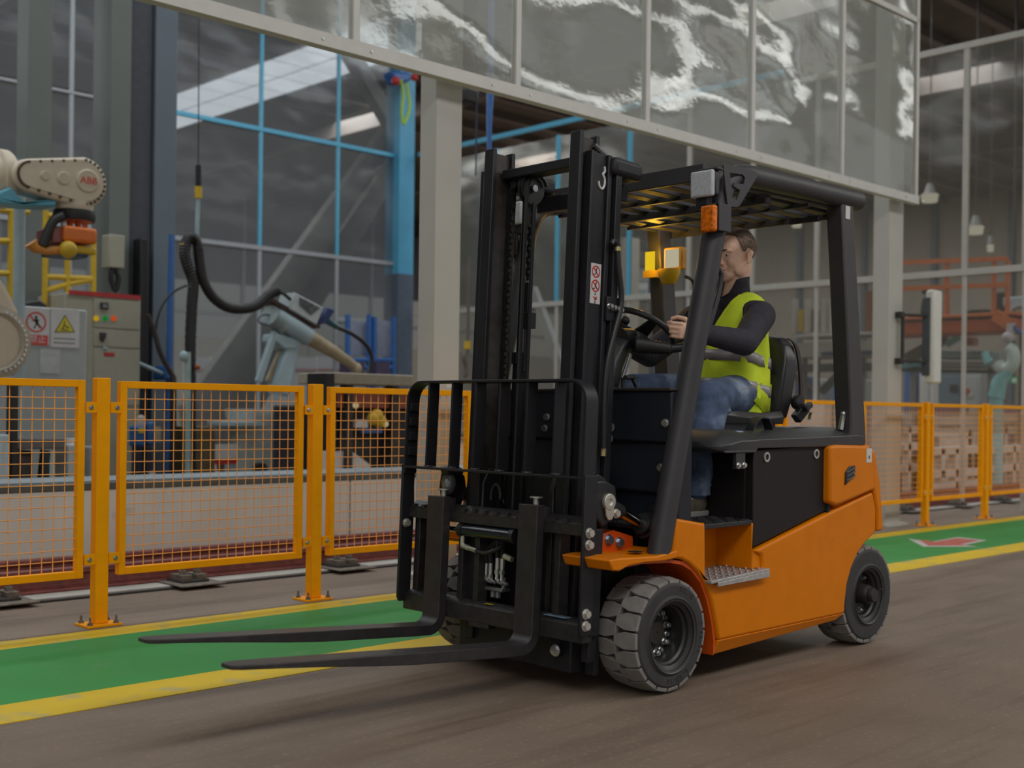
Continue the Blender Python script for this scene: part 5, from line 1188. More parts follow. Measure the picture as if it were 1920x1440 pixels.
rb(MB(), 98, 425, 120, 456, Y + .0, .34).build('valve_island', mat('mauve_red_box', (0.28, 0.10, 0.10), 0.5), gp, bevel=.015)
yb = rb(MB(), 116, 460, 182, 475, Y - .02, .36).build('gripper_plate', YELLOWP, rt, bevel=.02, seg=2)
MB().tube([at_y(118, 468, Y), at_y(85, 471, Y), at_y(66, 466, Y), at_y(58, 455, Y)], [.04, .035, .04, .06], 10).build('gripper_finger', mat('orange_ochre', (0.55, 0.22, 0.03), 0.45), yb)
MB().ball(at_y(128, 468, Y - .05), .075, 16, 10).build('gripper_knob', YELLOWP, yb)
rb(MB(), 105, 474, 165, 480, Y, .3).build('gripper_pad', mat('dark_blue_pad', (0.02, 0.04, 0.09), 0.5), yb)
MB().tube(spline([at_y(118, 405, Y), at_y(100, 415, Y), at_y(88, 440, Y), at_y(80, 462, Y)], 5), .04, 10).build('gripper_hose', BLACKM, rt)
c = at_y(-12, 640, Y)
MB().prism(rpts([(-60, 500), (-10, 505), (12, 535), (35, 580), (46, 640), (44, 690), (30, 705), (-60, 705)], Y), 'y', Y, Y + .35).build('lower_arm', ROBOT, rt, bevel=.05, seg=3)
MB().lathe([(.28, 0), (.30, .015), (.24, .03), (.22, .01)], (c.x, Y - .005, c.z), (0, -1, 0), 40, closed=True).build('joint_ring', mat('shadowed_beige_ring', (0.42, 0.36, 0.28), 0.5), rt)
for k in range(16):
    a = math.radians(-70 + 140 * k / 15); MB().cyl((c.x + .255 * math.cos(a), Y - .03, c.z + .255 * math.sin(a)), (c.x + .255 * math.cos(a), Y - .045, c.z + .255 * math.sin(a)), .012, n=6).build('bolt', ZINC, rt)
MB().box(c.x - .5, Y - .15, 0, c.x - .02, Y + .5, c.z - .25).build('robot_base', ROBOT, rt, bevel=.03)
# ---- pale pole, yellow frames
tag(MB().cyl((at_y(35, 720, 10.8).x, 10.8, 0), at_y(38, 300, 10.8), .05, n=14).build('pale_pole', PALEBLUE), 'pale blue grey pole standing just under the robot forearm', 'pole')
bpy.data.objects['pale_pole'].data.transform(Matrix.Identity(4))
def frame_of(name, label, Y, bars, r, m, part='tube'):
    t = thing(name, label, 'frame', (at_y(*bars[0][0], Y).x, Y, 0))
    for b_ in bars: rod(MB(), b_, Y, r).build(part, m, t)
    return t
frame_of('yellow_ladder', 'yellow tube ladder frame at the left edge behind the pale pole', 12.0, [[(-10, 393), (55, 398)], [(21, 395), (19, 560)], [(-10, 452), (22, 452)], [(-10, 512), (20, 513)]], .03, YELLOWP)
frame_of('yellow_platform_frame', 'yellow tube frame below the orange robot gripper', 12.6, [[(86, 395), (84, 590)], [(127, 470), (126, 590)], [(176, 450), (174, 590)], [(84, 519), (176, 523)], [(86, 545), (130, 532), (176, 524)], [(86, 404), (110, 404)], [(84, 575), (174, 582)]], .032, YELLOWP)
# ---- grey control cabinet with the two signs
Yc = 11.0
cab = thing('control_cabinet', 'grey control cabinet carrying two white safety signs', 'cabinet', (at_y(105, 640, Yc).x, Yc, 0))
a, b = at_y(42, 640, Yc), at_y(163, 640, Yc); zt = at_y(100, 577, Yc).z
MB().box(a.x, Yc, 0.0, b.x, Yc + .5, zt).build('cabinet_body', GREYCAB, cab, bevel=.015)
rb(MB(), 75, 655, 112, 700, Yc - .006, .006).build('notice_plate', mat('faded_pale_plate', (0.44, 0.46, 0.45), 0.5), cab)
def sign(x0, y0, x1, y1): return rb(MB(), x0, y0, x1, y1, Yc - .008, .008).build('safety_sign', WHITEB, cab, bevel=.003)
s1 = sign(44, 577, 93, 647); s2 = sign(95, 579, 149, 652)
p = at_y(67, 604, Yc); R_ = .095
SRED = mat('sign_red', (0.55, 0.06, 0.05), 0.45)
MB().lathe([(R_ * .84, 0), (R_ * .84, .002), (R_, .002), (R_, 0)], (p.x, Yc - .008, p.z), (0, -1, 0), 30, closed=True).bar((p.x - R_ * .6, Yc - .009, p.z + R_ * .6), (p.x + R_ * .6, Yc - .009, p.z - R_ * .6), .002, .014, (0, 0, 1)).build('prohibition_ring', SRED, s1)
MB().ball((p.x, Yc - .009, p.z + .045), (.014, .001, .014), 10, 6).bar((p.x, Yc - .009, p.z + .03), (p.x + .01, Yc - .009, p.z - .015), .002, .026).bar((p.x - .035, Yc - .009, p.z + .012), (p.x + .03, Yc - .009, p.z + .02), .002, .010).bar((p.x + .008, Yc - .009, p.z - .01), (p.x - .02, Yc - .009, p.z - .06), .002, .012).bar((p.x + .01, Yc - .009, p.z - .01), (p.x + .04, Yc - .009, p.z - .05), .002, .012).build('pictogram', DARKM, s1)
rb(MB(), 50, 628, 90, 647, Yc - .010, .002).build('red_field', SRED, s1)
p = at_y(70, 637, Yc); text_mesh('sign_text', '禁止', .075, WHITEB, s1, (p.x, Yc - .0105, p.z), (1, 0, 0), (0, 0, 1), .0005)
tri = rpts([(122, 590), (102, 623), (141, 623)], Yc - .01)
MB().prism(tri, 'y', Yc - .010, Yc - .008).build('triangle_border', DARKM, s2)
g = (sum(x for x, z in tri) / 3, sum(z for x, z in tri) / 3); tin = [(g[0] + (x - g[0]) * .86, g[1] + (z - g[1]) * .86) for x, z in tri]
MB().prism(tin, 'y', Yc - .0115, Yc - .010).build('triangle_field', mat('sign_yellow', (0.62, 0.52, 0.02), 0.45), s2)
MB().bar((g[0] - .02, Yc - .012, g[1] - .03), (g[0], Yc - .012, g[1] + .05), .001, .010).bar((g[0], Yc - .012, g[1] + .01), (g[0] + .035, Yc - .012, g[1] - .015), .001, .012).bar((g[0] - .04, Yc - .012, g[1] - .03), (g[0] + .03, Yc - .012, g[1] - .035), .001, .008).build('pictogram', DARKM, s2)
for y in (634, 642): rb(MB(), 101, y, 141, y + 2.2, Yc - .009, .001).build('text_line', mat('grey_print', (0.2, 0.2, 0.21), 0.5), s2)
tag(MB().prism(rpts([(45, 577), (50, 566), (75, 562), (88, 570), (90, 577)], Yc + .1), 'y', Yc + .1, Yc + .35).build('black_cloth', BLACKM, bevel=.02), 'black cloth lying on top of the grey control cabinet', 'cloth')
# ---- beige electrical cabinet
Ye = 12.2
el_ = thing('electrical_cabinet', 'beige electrical cabinet with red top stripe and three round indicator lamps', 'cabinet', (at_y(215, 620, Ye).x, Ye, 0))
a, b = at_y(165, 640, Ye), at_y(264, 640, Ye); zt = at_y(215, 556, Ye).z
MB().box(a.x - .25, Ye + .012, 0, b.x, Ye + .7, zt).build('cabinet_body', BEIGECAB, el_, bevel=.01)
for y0, y1 in ((563, 616), (619, 651), (655, 760)): rb(MB(), 176, y0, 262, y1, Ye, .012).build('drawer_front', BEIGECAB, el_, bevel=.004)
rb(MB(), 130, 549, 264, 557, Ye - .005, .02).build('red_stripe', REDP, el_)
MB().box(a.x - .22, Ye + .0, .05, a.x - .02, Ye + .012, zt - .30).build('side_door', mat('slate_grey_door', (0.14, 0.15, 0.16), 0.5), el_)
d_ = rb(MB(), 189, 567, 204, 580, Ye - .02, .02).build('meter', DARKM, el_, bevel=.005); rb(MB(), 193, 570, 201, 577, Ye - .023, .003).build('meter_glass', mat('meter_grey', (0.2, 0.22, 0.22), 0.2), d_)
for x, m in ((180, glow('yellow_indicator', (1, 0.62, 0.02), .42)), (197, glow('green_indicator', (0.02, 0.7, 0.14), .22)), (213, glow('red_indicator', (1, 0.14, 0.03), .42))):
    p = at_y(x, 597, Ye); MB().lathe([(.001, .02), (.026, .016), (.030, 0)], (p.x, Ye - .002, p.z), (0, -1, 0), 16).build('indicator_lamp', m, el_)
MB().prism(rpts([(188, 623), (200, 624), (198, 634), (193, 642), (188, 636)], Ye - .02), 'y', Ye - .03, Ye).build('switch_handle', DARKM, el_, bevel=.006)
rb(MB(), 195, 661, 215, 668, Ye - .004, .004).build('red_label', REDP, el_)
tag(MB().cyl(at_y(193, 652, Ye), at_y(318, 706, 12.6), .022, n=8).build('thin_grey_rod', PALEBLUE), 'thin grey rod slanting across the front of the beige electrical cabinet', 'rod')
# ---- dark wall box between the columns and the black duct
t = thing('junction_box', 'grey green junction box hanging between the grey columns', 'box', (at_y(218, 460, 12.9).x, 12.9, 3.0))
rb(MB(), 205, 440, 234, 502, 12.75, .2).build('box_body', BEIGECAB, t, bevel=.01)
MB().tube(spline([at_y(x, y, 12.8) for x, y in ((212, 500), (208, 520), (216, 545), (222, 520), (214, 502))], 4), .03, 8).build('cable_loop', BLACKM, t)
tag(rb(MB(), 262, 447, 277, 777, 12.8, .19).build('cable_duct', BLACKM, bevel=.01), 'tall black cable duct to the right of the beige electrical cabinet', 'duct')
tag(MB().tube(spline([at_y(x, y, 12.0) for x, y in ((277, 590), (290, 625), (300, 660), (315, 690), (330, 715))], 4), .03, 8).build('drooping_cable', mat('brown_black_cable', (0.03, 0.022, 0.02), 0.5)), 'brown black cable drooping from the black duct', 'cable')
tag(MB().tube(spline([at_y(x, y, 12.0) for x, y in ((350, 535), (325, 548), (303, 575), (293, 610), (292, 640))], 4), .013, 8).build('thin_cable', BLACKM), 'thin black cable looping left from the tall hanging cable', 'cable')
tag(MB().cyl((at_y(314, 712, 12.6).x, 12.6, 0), at_y(322, 440, 12.6), .032, n=10).build('blue_pipe', BLUEP), 'vertical royal blue pipe behind the thin black cable', 'pipe')
# ---- suspended thick cable and its balancer pole
Yk = 11.0
t = thing('cable_balancer', 'pale balancer pole with yellow collar holding up the thick black cable', 'balancer', (at_y(371, 450, Yk).x, Yk, 0))
MB().cyl(at_y(369, 452, Yk), at_y(372, 352, Yk), .022, n=10).build('pole', PALEBLUE, t)
MB().cyl(at_y(372, 352, Yk), at_y(372, 310, Yk), .03, n=10).build('black_sleeve', BLACKM, t)
MB().cyl(at_y(372, 372, Yk), at_y(372, 350, Yk), .038, n=12).build('yellow_collar', YELLOWP, t)
MB().tube(spline([at_y(x, y, Yk) for x, y in ((346, 462), (351, 450), (360, 447), (368, 451), (372, 462))], 4), .05, 10).build('cable_saddle', YELLOWP, t)
MB().cyl(at_y(372, 310, Yk), at_y(374, -300, Yk), .006, n=6).build('suspension_wire', BLACKM, t)
ck = thing('thick_cable', 'thick black corrugated cable looped over the balancer down to the welding robot', 'cable', (at_y(358, 700, Yk).x, Yk, 0))
path = spline([at_y(x, y, Yk) for x, y in ((358, 900), (357, 720), (357, 640), (360, 570), (362, 530), (352, 500), (346, 475), (350, 452), (361, 446), (370, 458), (374, 490), (381, 525), (398, 555), (425, 575), (455, 579), (482, 572), (505, 552), (522, 545))], 10)
MB().tube(path, [.052 + (.006 if i % 2 else 0) for i in range(len(path))], 10).build('cable_sheath', BLACKM, ck)
# ---- diagonal braces
def brace(name, label, p, q, Y, r):
    tag(MB().bar(at_y(*p, Y), at_y(*q, Y), r * 1.7, r * 1.7, (0, 1, 0)).build(name, mat('dark_brown_brace', (0.125, 0.095, 0.070), 0.6, var=0.25, scale=3), bevel=.02), label, 'brace', 'diagonal steel braces')
brace('diagonal_brace', 'upper of the two thick brown grey diagonal braces', (350, 770), (724, 250), 17.6, .15)
brace('diagonal_brace', 'lower of the two thick brown grey diagonal braces', (405, 770), (748, 295), 17.9, .15)
tag(MB().bar(at_y(735, 235, 18.3), at_y(650, 90, 18.3), .3, .25, (0, 1, 0)).bar(at_y(690, 330, 18.3), at_y(748, 305, 18.3), .14, .14).build('roof_strut', BRAC, bevel=.02), 'dark roof strut rising above the diagonal braces', 'strut')
# ---- welding robot with wire feeder
Yw = 11.6
wb = thing('welding_robot', 'pale blue and ochre welding robot with raised wire feeder box', 'robot', (at_y(530, 720, Yw).x, Yw, 0))
OCH = mat('dusty_ochre_paint', (0.36, 0.29, 0.19), 0.5, var=0.2, scale=8)
MB().tube([at_y(516, 592, Yw), at_y(545, 612, Yw), at_y(578, 632, Yw)], [.10, .115, .11], 18).build('upper_arm', PALEBLUE, wb)
MB().tube([at_y(576, 630, Yw), at_y(620, 657, Yw), at_y(650, 676, Yw), at_y(668, 690, Yw)], [.095, .075, .062, .055], 18).build('forearm', OCH, wb)
MB().ball(at_y(668, 692, Yw), (.07, .07, .08), 14, 9).build('wrist', OCH, wb)
MB().tube([at_y(505, 590, Yw), at_y(520, 600, Yw + .05), at_y(537, 618, Yw)], [.12, .13, .11], 16).build('elbow_joint', mat('grey_blue_casting', (0.25, 0.30, 0.31), 0.5, var=.15), wb)
MB().bar(at_y(515, 622, Yw), at_y(484, 716, Yw), .07, .07, (0, 1, 0)).build('link_rod', PALEBLUE, wb, bevel=.01)
MB().bar(at_y(535, 640, Yw + .1), at_y(502, 715, Yw + .1), .06, .06, (0, 1, 0)).build('link_rod', OCH, wb, bevel=.01)
MB().bar(at_y(548, 635, Yw + .05), at_y(520, 740, Yw + .05), .17, .16, (0, 1, 0), .22, .2).build('lower_arm', PALEBLUE, wb, bevel=.03)
MB().prism(rpts([(515, 625), (538, 632), (560, 640), (552, 655), (530, 655), (512, 640)], Yw), 'y', Yw - .05, Yw + .25).build('shoulder_cover', PALEBLUE, wb, bevel=.02)
MB().lathe([(.001, .0), (.30, .0), (.32, .1), (.30, .9), (.36, 1.0), (.36, 1.08), (.001, 1.08)], (at_y(500, 850, Yw).x, Yw + .2, 0), (0, 0, 1), 24).build('pedestal', mat('white_blue_pedestal', (0.40, 0.46, 0.46), 0.5, var=.08), wb)
p = at_y(493, 880, Yw - .15); MB().cyl((p.x, Yw - .14, p.z), (p.x, Yw - .05, p.z), .07, n=18).build('pedestal_hole', BLACKM, wb)
rb(MB(), 440, 790, 530, 800, Yw - .1, .6).build('base_plate', PALEBLUE, wb, bevel=.01)
q_ = [(552, 548), (607, 577), (594, 609), (545, 580)]
fb = MB().prism(rpts(q_, Yw - .1), 'y', Yw - .1, Yw + .2).build('feeder_box', mat('pale_grey_feeder', (0.42, 0.47, 0.49), 0.45), wb, bevel=.01)
MB().prism(rpts([(562, 557), (600, 577), (583, 591), (561, 572)], Yw - .105), 'y', Yw - .108, Yw - .1).build('feeder_window', mat('mottled_window', (0.07, 0.075, 0.08), 0.2, var=.8, scale=18), fb)
MB().prism(rpts([(607, 577), (621, 582), (607, 606), (594, 609)], Yw), 'y', Yw - .08, Yw + .18).build('feeder_end', NAVY, fb, bevel=.01)
MB().prism(rpts([(500, 556), (545, 582), (596, 611), (594, 616), (540, 590), (498, 562)], Yw), 'y', Yw - .06, Yw + .16).build('feeder_bracket', mat('dark_maroon_bracket', (0.05, 0.02, 0.02), 0.5), fb)
MB().tube([at_y(612, 600, Yw), at_y(633, 614, Yw)], [.045, .03], 12).build('cable_gland', mat('teal_gland', (0.02, 0.09, 0.12), 0.4), fb)
pth = spline([at_y(x, y, Yw) for x, y in ((633, 614), (660, 626), (685, 645), (697, 668), (695, 688), (690, 700))], 6)
MB().tube(pth, .026, 10).build('torch_cable', BLACKM, wb)
MB().tube(spline([at_y(x, y, Yw - .1) for x, y in ((545, 562), (530, 550), (515, 548), (505, 556))], 5), .02, 8).tube(spline([at_y(x, y, Yw) for x, y in ((520, 590), (490, 592), (486, 605), (510, 610))], 5), .008, 6).build('signal_cable', BLACKM, wb, kind='stuff')
# ---- welding fixture with beige beam, behind the third fence panel
Yt = 9.4
fx_ = thing('welding_fixture', 'dark welding fixture under a beige beam behind the third fence panel', 'machine', (at_y(700, 800, Yt).x, Yt, 0))
rb(MB(), 625, 701, 775, 722, Yt, .6).build('beam', mat('beige_beam_paint', (0.36, 0.32, 0.245), 0.5, var=.1), fx_, bevel=.01)
rb(MB(), 610, 700, 627, 770, Yt - .05, .3).build('beam_end', BLACKM, fx_)
rb(MB(), 632, 735, 775, 765, Yt + .1, .3).build('red_rail', mat('brick_red_paint', (0.26, 0.06, 0.03), 0.5, var=.15), fx_)
rb(MB(), 628, 765, 775, 880, Yt + .2, .5).build('machine_body', BLACKM, fx_, bevel=.02)
MB().prism(rpts([(628, 850), (655, 843), (672, 855), (695, 872), (700, 885), (628, 890)], Yt + .1), 'y', Yt + .1, Yt + .4).build('white_scrap_box', WHITEB, fx_)
rb(MB(), 668, 787, 690, 802, Yt, .1).build('grey_clamp', WHITEB, fx_); rb(MB(), 678, 803, 717, 812, Yt + .05, .1).build('blue_clamp', BLUEP, fx_)
for x, y in ((700, 785), (712, 790), (706, 780)): MB().ball(at_y(x, y, Yt), .07, 12, 8).build('yellow_valve', YELLOWP, fx_)
for x, y in ((667, 760), (723, 795)): MB().ball(at_y(x, y, Yt - .05), .03, 10, 7).build('lamp', glow('small_warm_lamp', (1, .85, .45), .35), fx_)
for x in (650, 735): rb(MB(), x, 722, x + 12, 880, Yt + .05, .12).build('upright', DARKM, fx_)
tag(rb(MB(), 560, 760, 612, 860, 10.6, .5).build('dark_cabinet', mat('blue_black_machine', (0.03, 0.03, 0.04), 0.5, var=.4, scale=6), bevel=.02), 'dark machine cabinet behind the second fence post', 'cabinet')
# ---- trolley and bench low at the left
Yl = 9.0
tr = thing('tool_trolley', 'dark steel tool trolley behind the left fence panel', 'trolley', (at_y(70, 860, Yl).x, Yl, 0))
rb(MB(), 20, 822, 125, 842, Yl, .5).build('top_tray', mat('grey_brown_steel', (0.10, 0.095, 0.10), 0.5), tr, bevel=.01)
MB().bar(at_y(25, 845, Yl), at_y(60, 892, Yl), .06, .06, (0, 1, 0)).bar(at_y(85, 845, Yl), at_y(68, 892, Yl), .06, .06, (0, 1, 0)).build('cross_leg', BLACKM, tr)
rb(MB(), 28, 845, 60, 885, Yl + .1, .3).build('drawer', mat('mauve_grey_drawer', (0.07, 0.055, 0.065), 0.5), tr); rb(MB(), 93, 845, 103, 890, Yl, .1).build('pale_leg', PALEBLUE, tr)
tag(rb(MB(), 127, 832, 150, 892, Yl + .1, .3).build('pale_bin', GREYCAB, bevel=.02), 'pale grey bin standing right of the dark tool trolley', 'bin')
tag(MB().cyl(at_y(136, 832, Yl + .2), at_y(136, 822, Yl + .2), .06, n=14).build('white_jar', WHITEB), 'white jar standing on the pale grey bin', 'jar')
tag(rb(MB(), 0, 815, 18, 895, Yl - .2, .3).build('control_post', mat('pale_control_post', (0.35, 0.42, 0.45), 0.5), bevel=.01), 'pale control post cut by the left edge behind the fence mesh', 'control post')
tag(rb(MB(), 24, 712, 34, 822, Yl - .1, .12).build('black_post', BLACKM), 'black post rising from the tool trolley behind the fence mesh', 'post')
tag(rb(MB(), 168, 838, 206, 892, Yl + .3, .4).build('grey_bench', mat('grey_bench_paint', (0.2, 0.2, 0.2), 0.5), bevel=.01), 'grey bench seen behind the first fence post', 'bench')
# sign on the robot cell fixture
t = thing('safety_notice', 'white notice with red lower band behind the second fence panel', 'sign', (at_y(425, 845, 11.0).x, 11.0, .6))
rb(MB(), 404, 833, 444, 862, 11.0, .01).build('notice_board', WHITEB, t); rb(MB(), 404, 861, 444, 870, 10.995, .012).build('red_band', REDP, t)
rb(MB(), 425, 862, 443, 1000, 11.05, .05).build('notice_post', PALEBLUE, t)
tag(rb(MB(), 362, 800, 404, 890, 12.4, .5).build('brown_crate', mat('brown_crate_wood', (0.13, 0.095, 0.05), 0.7, var=.2), bevel=.01), 'brown crate behind the thick cable and fence mesh', 'crate')
t = thing('grey_pipe_post', 'pale green pipe post beside the thick black cable', 'post', (at_y(352, 800, 10.9).x, 10.9, 0))
MB().cyl(at_y(353, 900, 10.9), at_y(352, 660, 10.9), .03, n=10).build('pipe', mat('pale_green_pipe', (0.32, 0.42, 0.40), 0.5), t); MB().ball(at_y(345, 668, 10.9), (.05, .04, .055), 12, 8).build('valve', PALEBLUE, t)
MB().ball(at_y(370, 688, 10.9), .03, 10, 7).build('orange_knob', mat('orange_brown_knob', (0.3, 0.08, 0.02), 0.5), t)
tag(MB().prism(rpts([(308, 712), (310, 690), (318, 683), (326, 695), (328, 712)], 12.5), 'y', 12.5, 12.8).build('blue_bag', BLUEP, bevel=.03), 'royal blue bag under the blue pipe', 'bag')
# ---- blue pump unit in front of the electrical cabinet
Yp = 11.7
t = thing('pump_unit', 'blue pump unit with white cap and yellow label on dark legs behind the fence mesh', 'pump', (at_y(270, 880, Yp).x, Yp, 0))
pb = rb(MB(), 252, 798, 274, 838, Yp, .14).build('pump_body', mat('pump_blue_paint', (0.02, 0.10, 0.28), 0.5, var=.15), t, bevel=.03, seg=3); rb(MB(), 276, 790, 291, 836, Yp + .03, .12).build('side_tank', MATS['pump_blue_paint'], t, bevel=.03, seg=3)
rb(MB(), 260, 802, 271, 812, Yp - .006, .008).build('yellow_label', YELLOWP, pb)
MB().lathe([(.001, .12), (.04, .10), (.05, .03), (.045, 0), (.001, 0)], at_y(264, 799, Yp + .07), (0, 0, 1), 16).build('cap', mat('white_cap', (0.5, 0.42, 0.38), 0.6), t)
for x in (260, 280): rb(MB(), x - 6, 836, x + 6, 930, Yp + .02, .10).build('leg', mat('dark_legs', (0.02, 0.022, 0.04), 0.8), t, bevel=.01)
rb(MB(), 281, 884, 291, 892, Yp - .02, .06).build('white_fitting', WHITEB, t); rb(MB(), 290, 800, 302, 828, Yp + .1, .1).build('ochre_box', OCH, t)
# ---- distant boards with red lines, blue racking
for i in range(6):
    x0 = 345 + i * 50
    t = thing('partition_board', 'one of the white partition boards with red rail behind the welding robot', 'board', (at_y(x0 + 22, 690, 24.0).x, 24.0, 0), 'white boards in the distance')
    a, b = at_y(x0, 700, 24.0), at_y(x0 + 47, 700, 24.0)
    MB().box(a.x, 24.0, 0, b.x, 24.05, at_y(x0, 668, 24.0).z).build('board', WHITEB, t); MB().box(a.x, 23.9, at_y(x0, 694, 24).z, b.x, 23.95, at_y(x0, 691, 24).z).build('red_rail', mat('pale_red_rail', (0.5, 0.12, 0.09), 0.5), t)
for i, (x0, x1) in enumerate(((652, 692), (702, 738))):
    t = thing('blue_rack', ['blue steel rack behind the drooping torch cable', 'blue steel rack standing against the sky blue corner column'][i], 'rack', (at_y(x0, 650, 16.5).x, 16.5, 0))
    for x in (x0, x1): MB().cyl(at_y(x, 790, 16.5), at_y(x, 590 + 4 * i, 16.5), .05, n=6).build('upright', BLUEP, t)
    for y in (676, 690): MB().cyl(at_y(x0, y, 16.5), at_y(x1, y, 16.5), .045, n=6).build('shelf_bar', BLUEP, t)
    rb(MB(), x0 + 3, 602, x1 - 3, 668, 16.62, .05).build('back_panel', mat('lilac_grey_panel', (0.26, 0.29, 0.38), 0.5), t)
    rb(MB(), x0 + 4, 678, x1 - 8, 702, 16.3, .3).build('crate', mat('dark_violet_crate', (0.07, 0.05, 0.10), 0.5), t)
# blue cloth and ribbon hanging at the corner column
t = thing('blue_strap_bundle', 'blue strap bundle with hanging lime ribbon at the corner column top', 'strap', (at_y(755, 140, 16.6).x, 16.8, 5.5))
MB().prism(rpts([(733, 132), (765, 134), (780, 143), (765, 155), (745, 157)], 16.7), 'y', 16.7, 17.0).build('strap', BLUEP, t, bevel=.05)
MB().tube(spline([at_y(x, y, 16.55) for x, y in ((752, 150), (756, 180), (753, 210), (757, 232), (768, 200), (762, 155))], 4), .03, 6).build('ribbon', mat('lime_ribbon', (0.35, 0.55, 0.05), 0.6), t)
MB().ball(at_y(742, 152, 16.5), .08, 8, 6).ball(at_y(777, 145, 16.5), .07, 8, 6).build('red_tag', REDP, t, kind='stuff')
# hoist with hook right of column_1, ropes
t = thing('chain_hoist', 'black hoist hanging right of the cream column with rope and yellow hook', 'hoist', (at_y(885, 180, 11.0).x, 11.0, 4.5))
rb(MB(), 873, 166, 898, 192, 11.0, .2).build('hoist_body', BLACKM, t, bevel=.02)
MB().cyl(at_y(894, 192, 11.0), at_y(892, 330, 11.0), .012, n=6).build('rope', mat('dark_blue_rope', (0.02, 0.04, 0.08), 0.6), t)
MB().cyl(at_y(877, 640, 11.0), at_y(880, 480, 11.0), .02, n=8).build('pull_rod', BRAC, t)
MB().cyl(at_y(876, 655, 11.0), at_y(877, 640, 11.0), .045, n=10).build('yellow_hook_block', YELLOWP, t); MB().tube(spline([at_y(x, y, 11.0) for x, y in ((876, 655), (871, 670), (874, 690), (872, 708))], 4), [.03] * 12 + [.02], 8).build('hook', BRAC, t)
MB().cyl(at_y(894, 166, 11.1), (at_y(896, -200, 11.1).x, 11.1, 9.5), .012, n=6).build('rope', BLACKM, t)
tag(MB().tube([at_y(918, 400, 11.6), at_y(917, 240, 11.6), at_y(919, 180, 11.6), at_y(920, 100, 11.6), (at_y(920, 100, 11.6).x, 11.6, 9.5)], [.02, .035, .045, .04, .02], 8).build('blue_hanging_rope', BLUEP), 'blue rope hanging beside the black hoist', 'rope')
# ---- things seen between mast and driver
t = thing('navy_banner_column', 'tall navy blue panel post seen between the mast and the amber lamps', 'panel post', (at_x(1230, 600, 16).x, at_x(1230, 600, 16).y, 0))
def xb(m, x0, y0, x1, y1, X, d):
    a, b = at_x(x0, y1, X), at_x(x1, y0, X); return m.box(X, min(a.y, b.y), min(a.z, b.z), X + d, max(a.y, b.y), max(a.z, b.z))
xb(MB(), 1215, 441, 1242, 552, 16, .2).build('upper_panel', NAVY, t); xb(MB(), 1215, 560, 1245, 830, 16, .2).build('lower_panel', NAVY, t); xb(MB(), 1244, 436, 1252, 800, 15.9, .1).build('edge_post', BEIGEBAR, t); xb(MB(), 1160, 553, 1268, 558, 15.8, .05).build('cross_bar', BRAC, t)
t = thing('white_rack', 'pale shelving rack with one shelf made to glow left of the navy panel post', 'rack', (18, at_x(1195, 560, 18).y, 0))
for y0, y1, m in ((450, 470, DARKM), (470, 500, BRAC), (503, 528, PALEBLUE), (530, 541, glow('glowing_shelf', (1, 1, 1), .26)), (543, 565, PALEBLUE), (568, 584, BRAC), (586, 620, BEIGECAB)): xb(MB(), 1184, y0, 1212, y1, 18, .3).build('shelf', m, t)  # the white shelf is made to glow as a bright stripe; no lamp
xb(MB(), 1180, 448, 1184, 850, 17.9, .1).build('upright', DARKM, t)
tag(xb(MB(), 1160, 444, 1180, 850, 17, .3).build('beige_board', FARB), 'beige board standing left of the pale shelving rack', 'board')
tag(xb(MB(), 1222, 680, 1262, 862, 15, .3).build('blue_drum', mat('mid_blue_drum', (0.05, 0.2, 0.33), 0.4), bevel=.05), 'mid blue drum behind the steering column', 'drum')
tag(MB().bar(at_x(1000, 540, 18), at_x(1108, 832, 18), .14, .14).build('grey_diagonal_strut', GREYBAR), 'grey diagonal strut seen through the mast opening', 'strut')
# ---- long beige machine behind the seat
Xm = 16.5
t = thing('beige_gantry_machine', 'long beige gantry machine housing behind the seat back', 'machine', (Xm, at_x(1560, 640, Xm).y, 0))
xb(MB(), 1492, 638, 1640, 672, Xm, .6).build('housing', mat('beige_machine_paint', (0.36, 0.335, 0.285), 0.5, var=.05), t, bevel=.02); xb(MB(), 1490, 622, 1640, 634, Xm - .05, .6).build('top_cover', mat('pale_beige_cover', (0.42, 0.40, 0.36), 0.5), t, bevel=.01)
xb(MB(), 1540, 657, 1640, 667, Xm - .02, .03).build('slot', NAVY, t); xb(MB(), 1490, 680, 1640, 697, Xm + .05, .4).build('lower_beam', mat('brown_black_beam', (0.05, 0.042, 0.04), 0.5), t)
for x in (1503, 1527, 1612): xb(MB(), x, 672, x + 5, 858, Xm + .1, .1).build('leg', BRAC, t)
for p_, q_ in (((1480, 690), (1520, 735)), ((1576, 700), (1540, 735))): MB().bar(at_x(*p_, Xm + .3), at_x(*q_, Xm + .3), .1, .1, (1, 0, 0)).build('cross_brace', DARKM, t)
for x in (1484, 1508, 1541, 1555): xb(MB(), x, 560, x + 7, 622, Xm + .2, .1).build('upper_post', BEIGEBAR, t)
for i, (x, c_) in enumerate(((1496, YELLOWP), (1515, BRAC), (1560, WHITEB), (1622, mat('terracotta_paint', (0.20, 0.075, 0.03), 0.5)))):
    tag(xb(MB(), x, 580 if i != 3 else 545, x + (10 if i != 3 else 16), 622, Xm + .3, .2).build('stacked_part', c_), ['yellow part standing on the beige gantry machine', 'brown part standing on the beige gantry machine', 'white part on the gantry machine behind the rear guard post', 'terracotta cylinder guard left of the cream column'][i], 'machine part')
for i, (x, w_, c_) in enumerate(((1490, 12, NAVY), (1524, 14, WHITEB), (1560, 12, BLUEP), (1595, 16, GREYCAB))):
    tag(xb(MB(), x, 705 + 6 * (i % 2), x + w_, 780, 20, .5).build('storage_bin', c_, bevel=.02), ['navy storage bin under the gantry machine', 'white storage bin under the gantry machine', 'royal blue storage bin under the gantry machine', 'grey storage bin left of the far cream column'][i], 'bin')
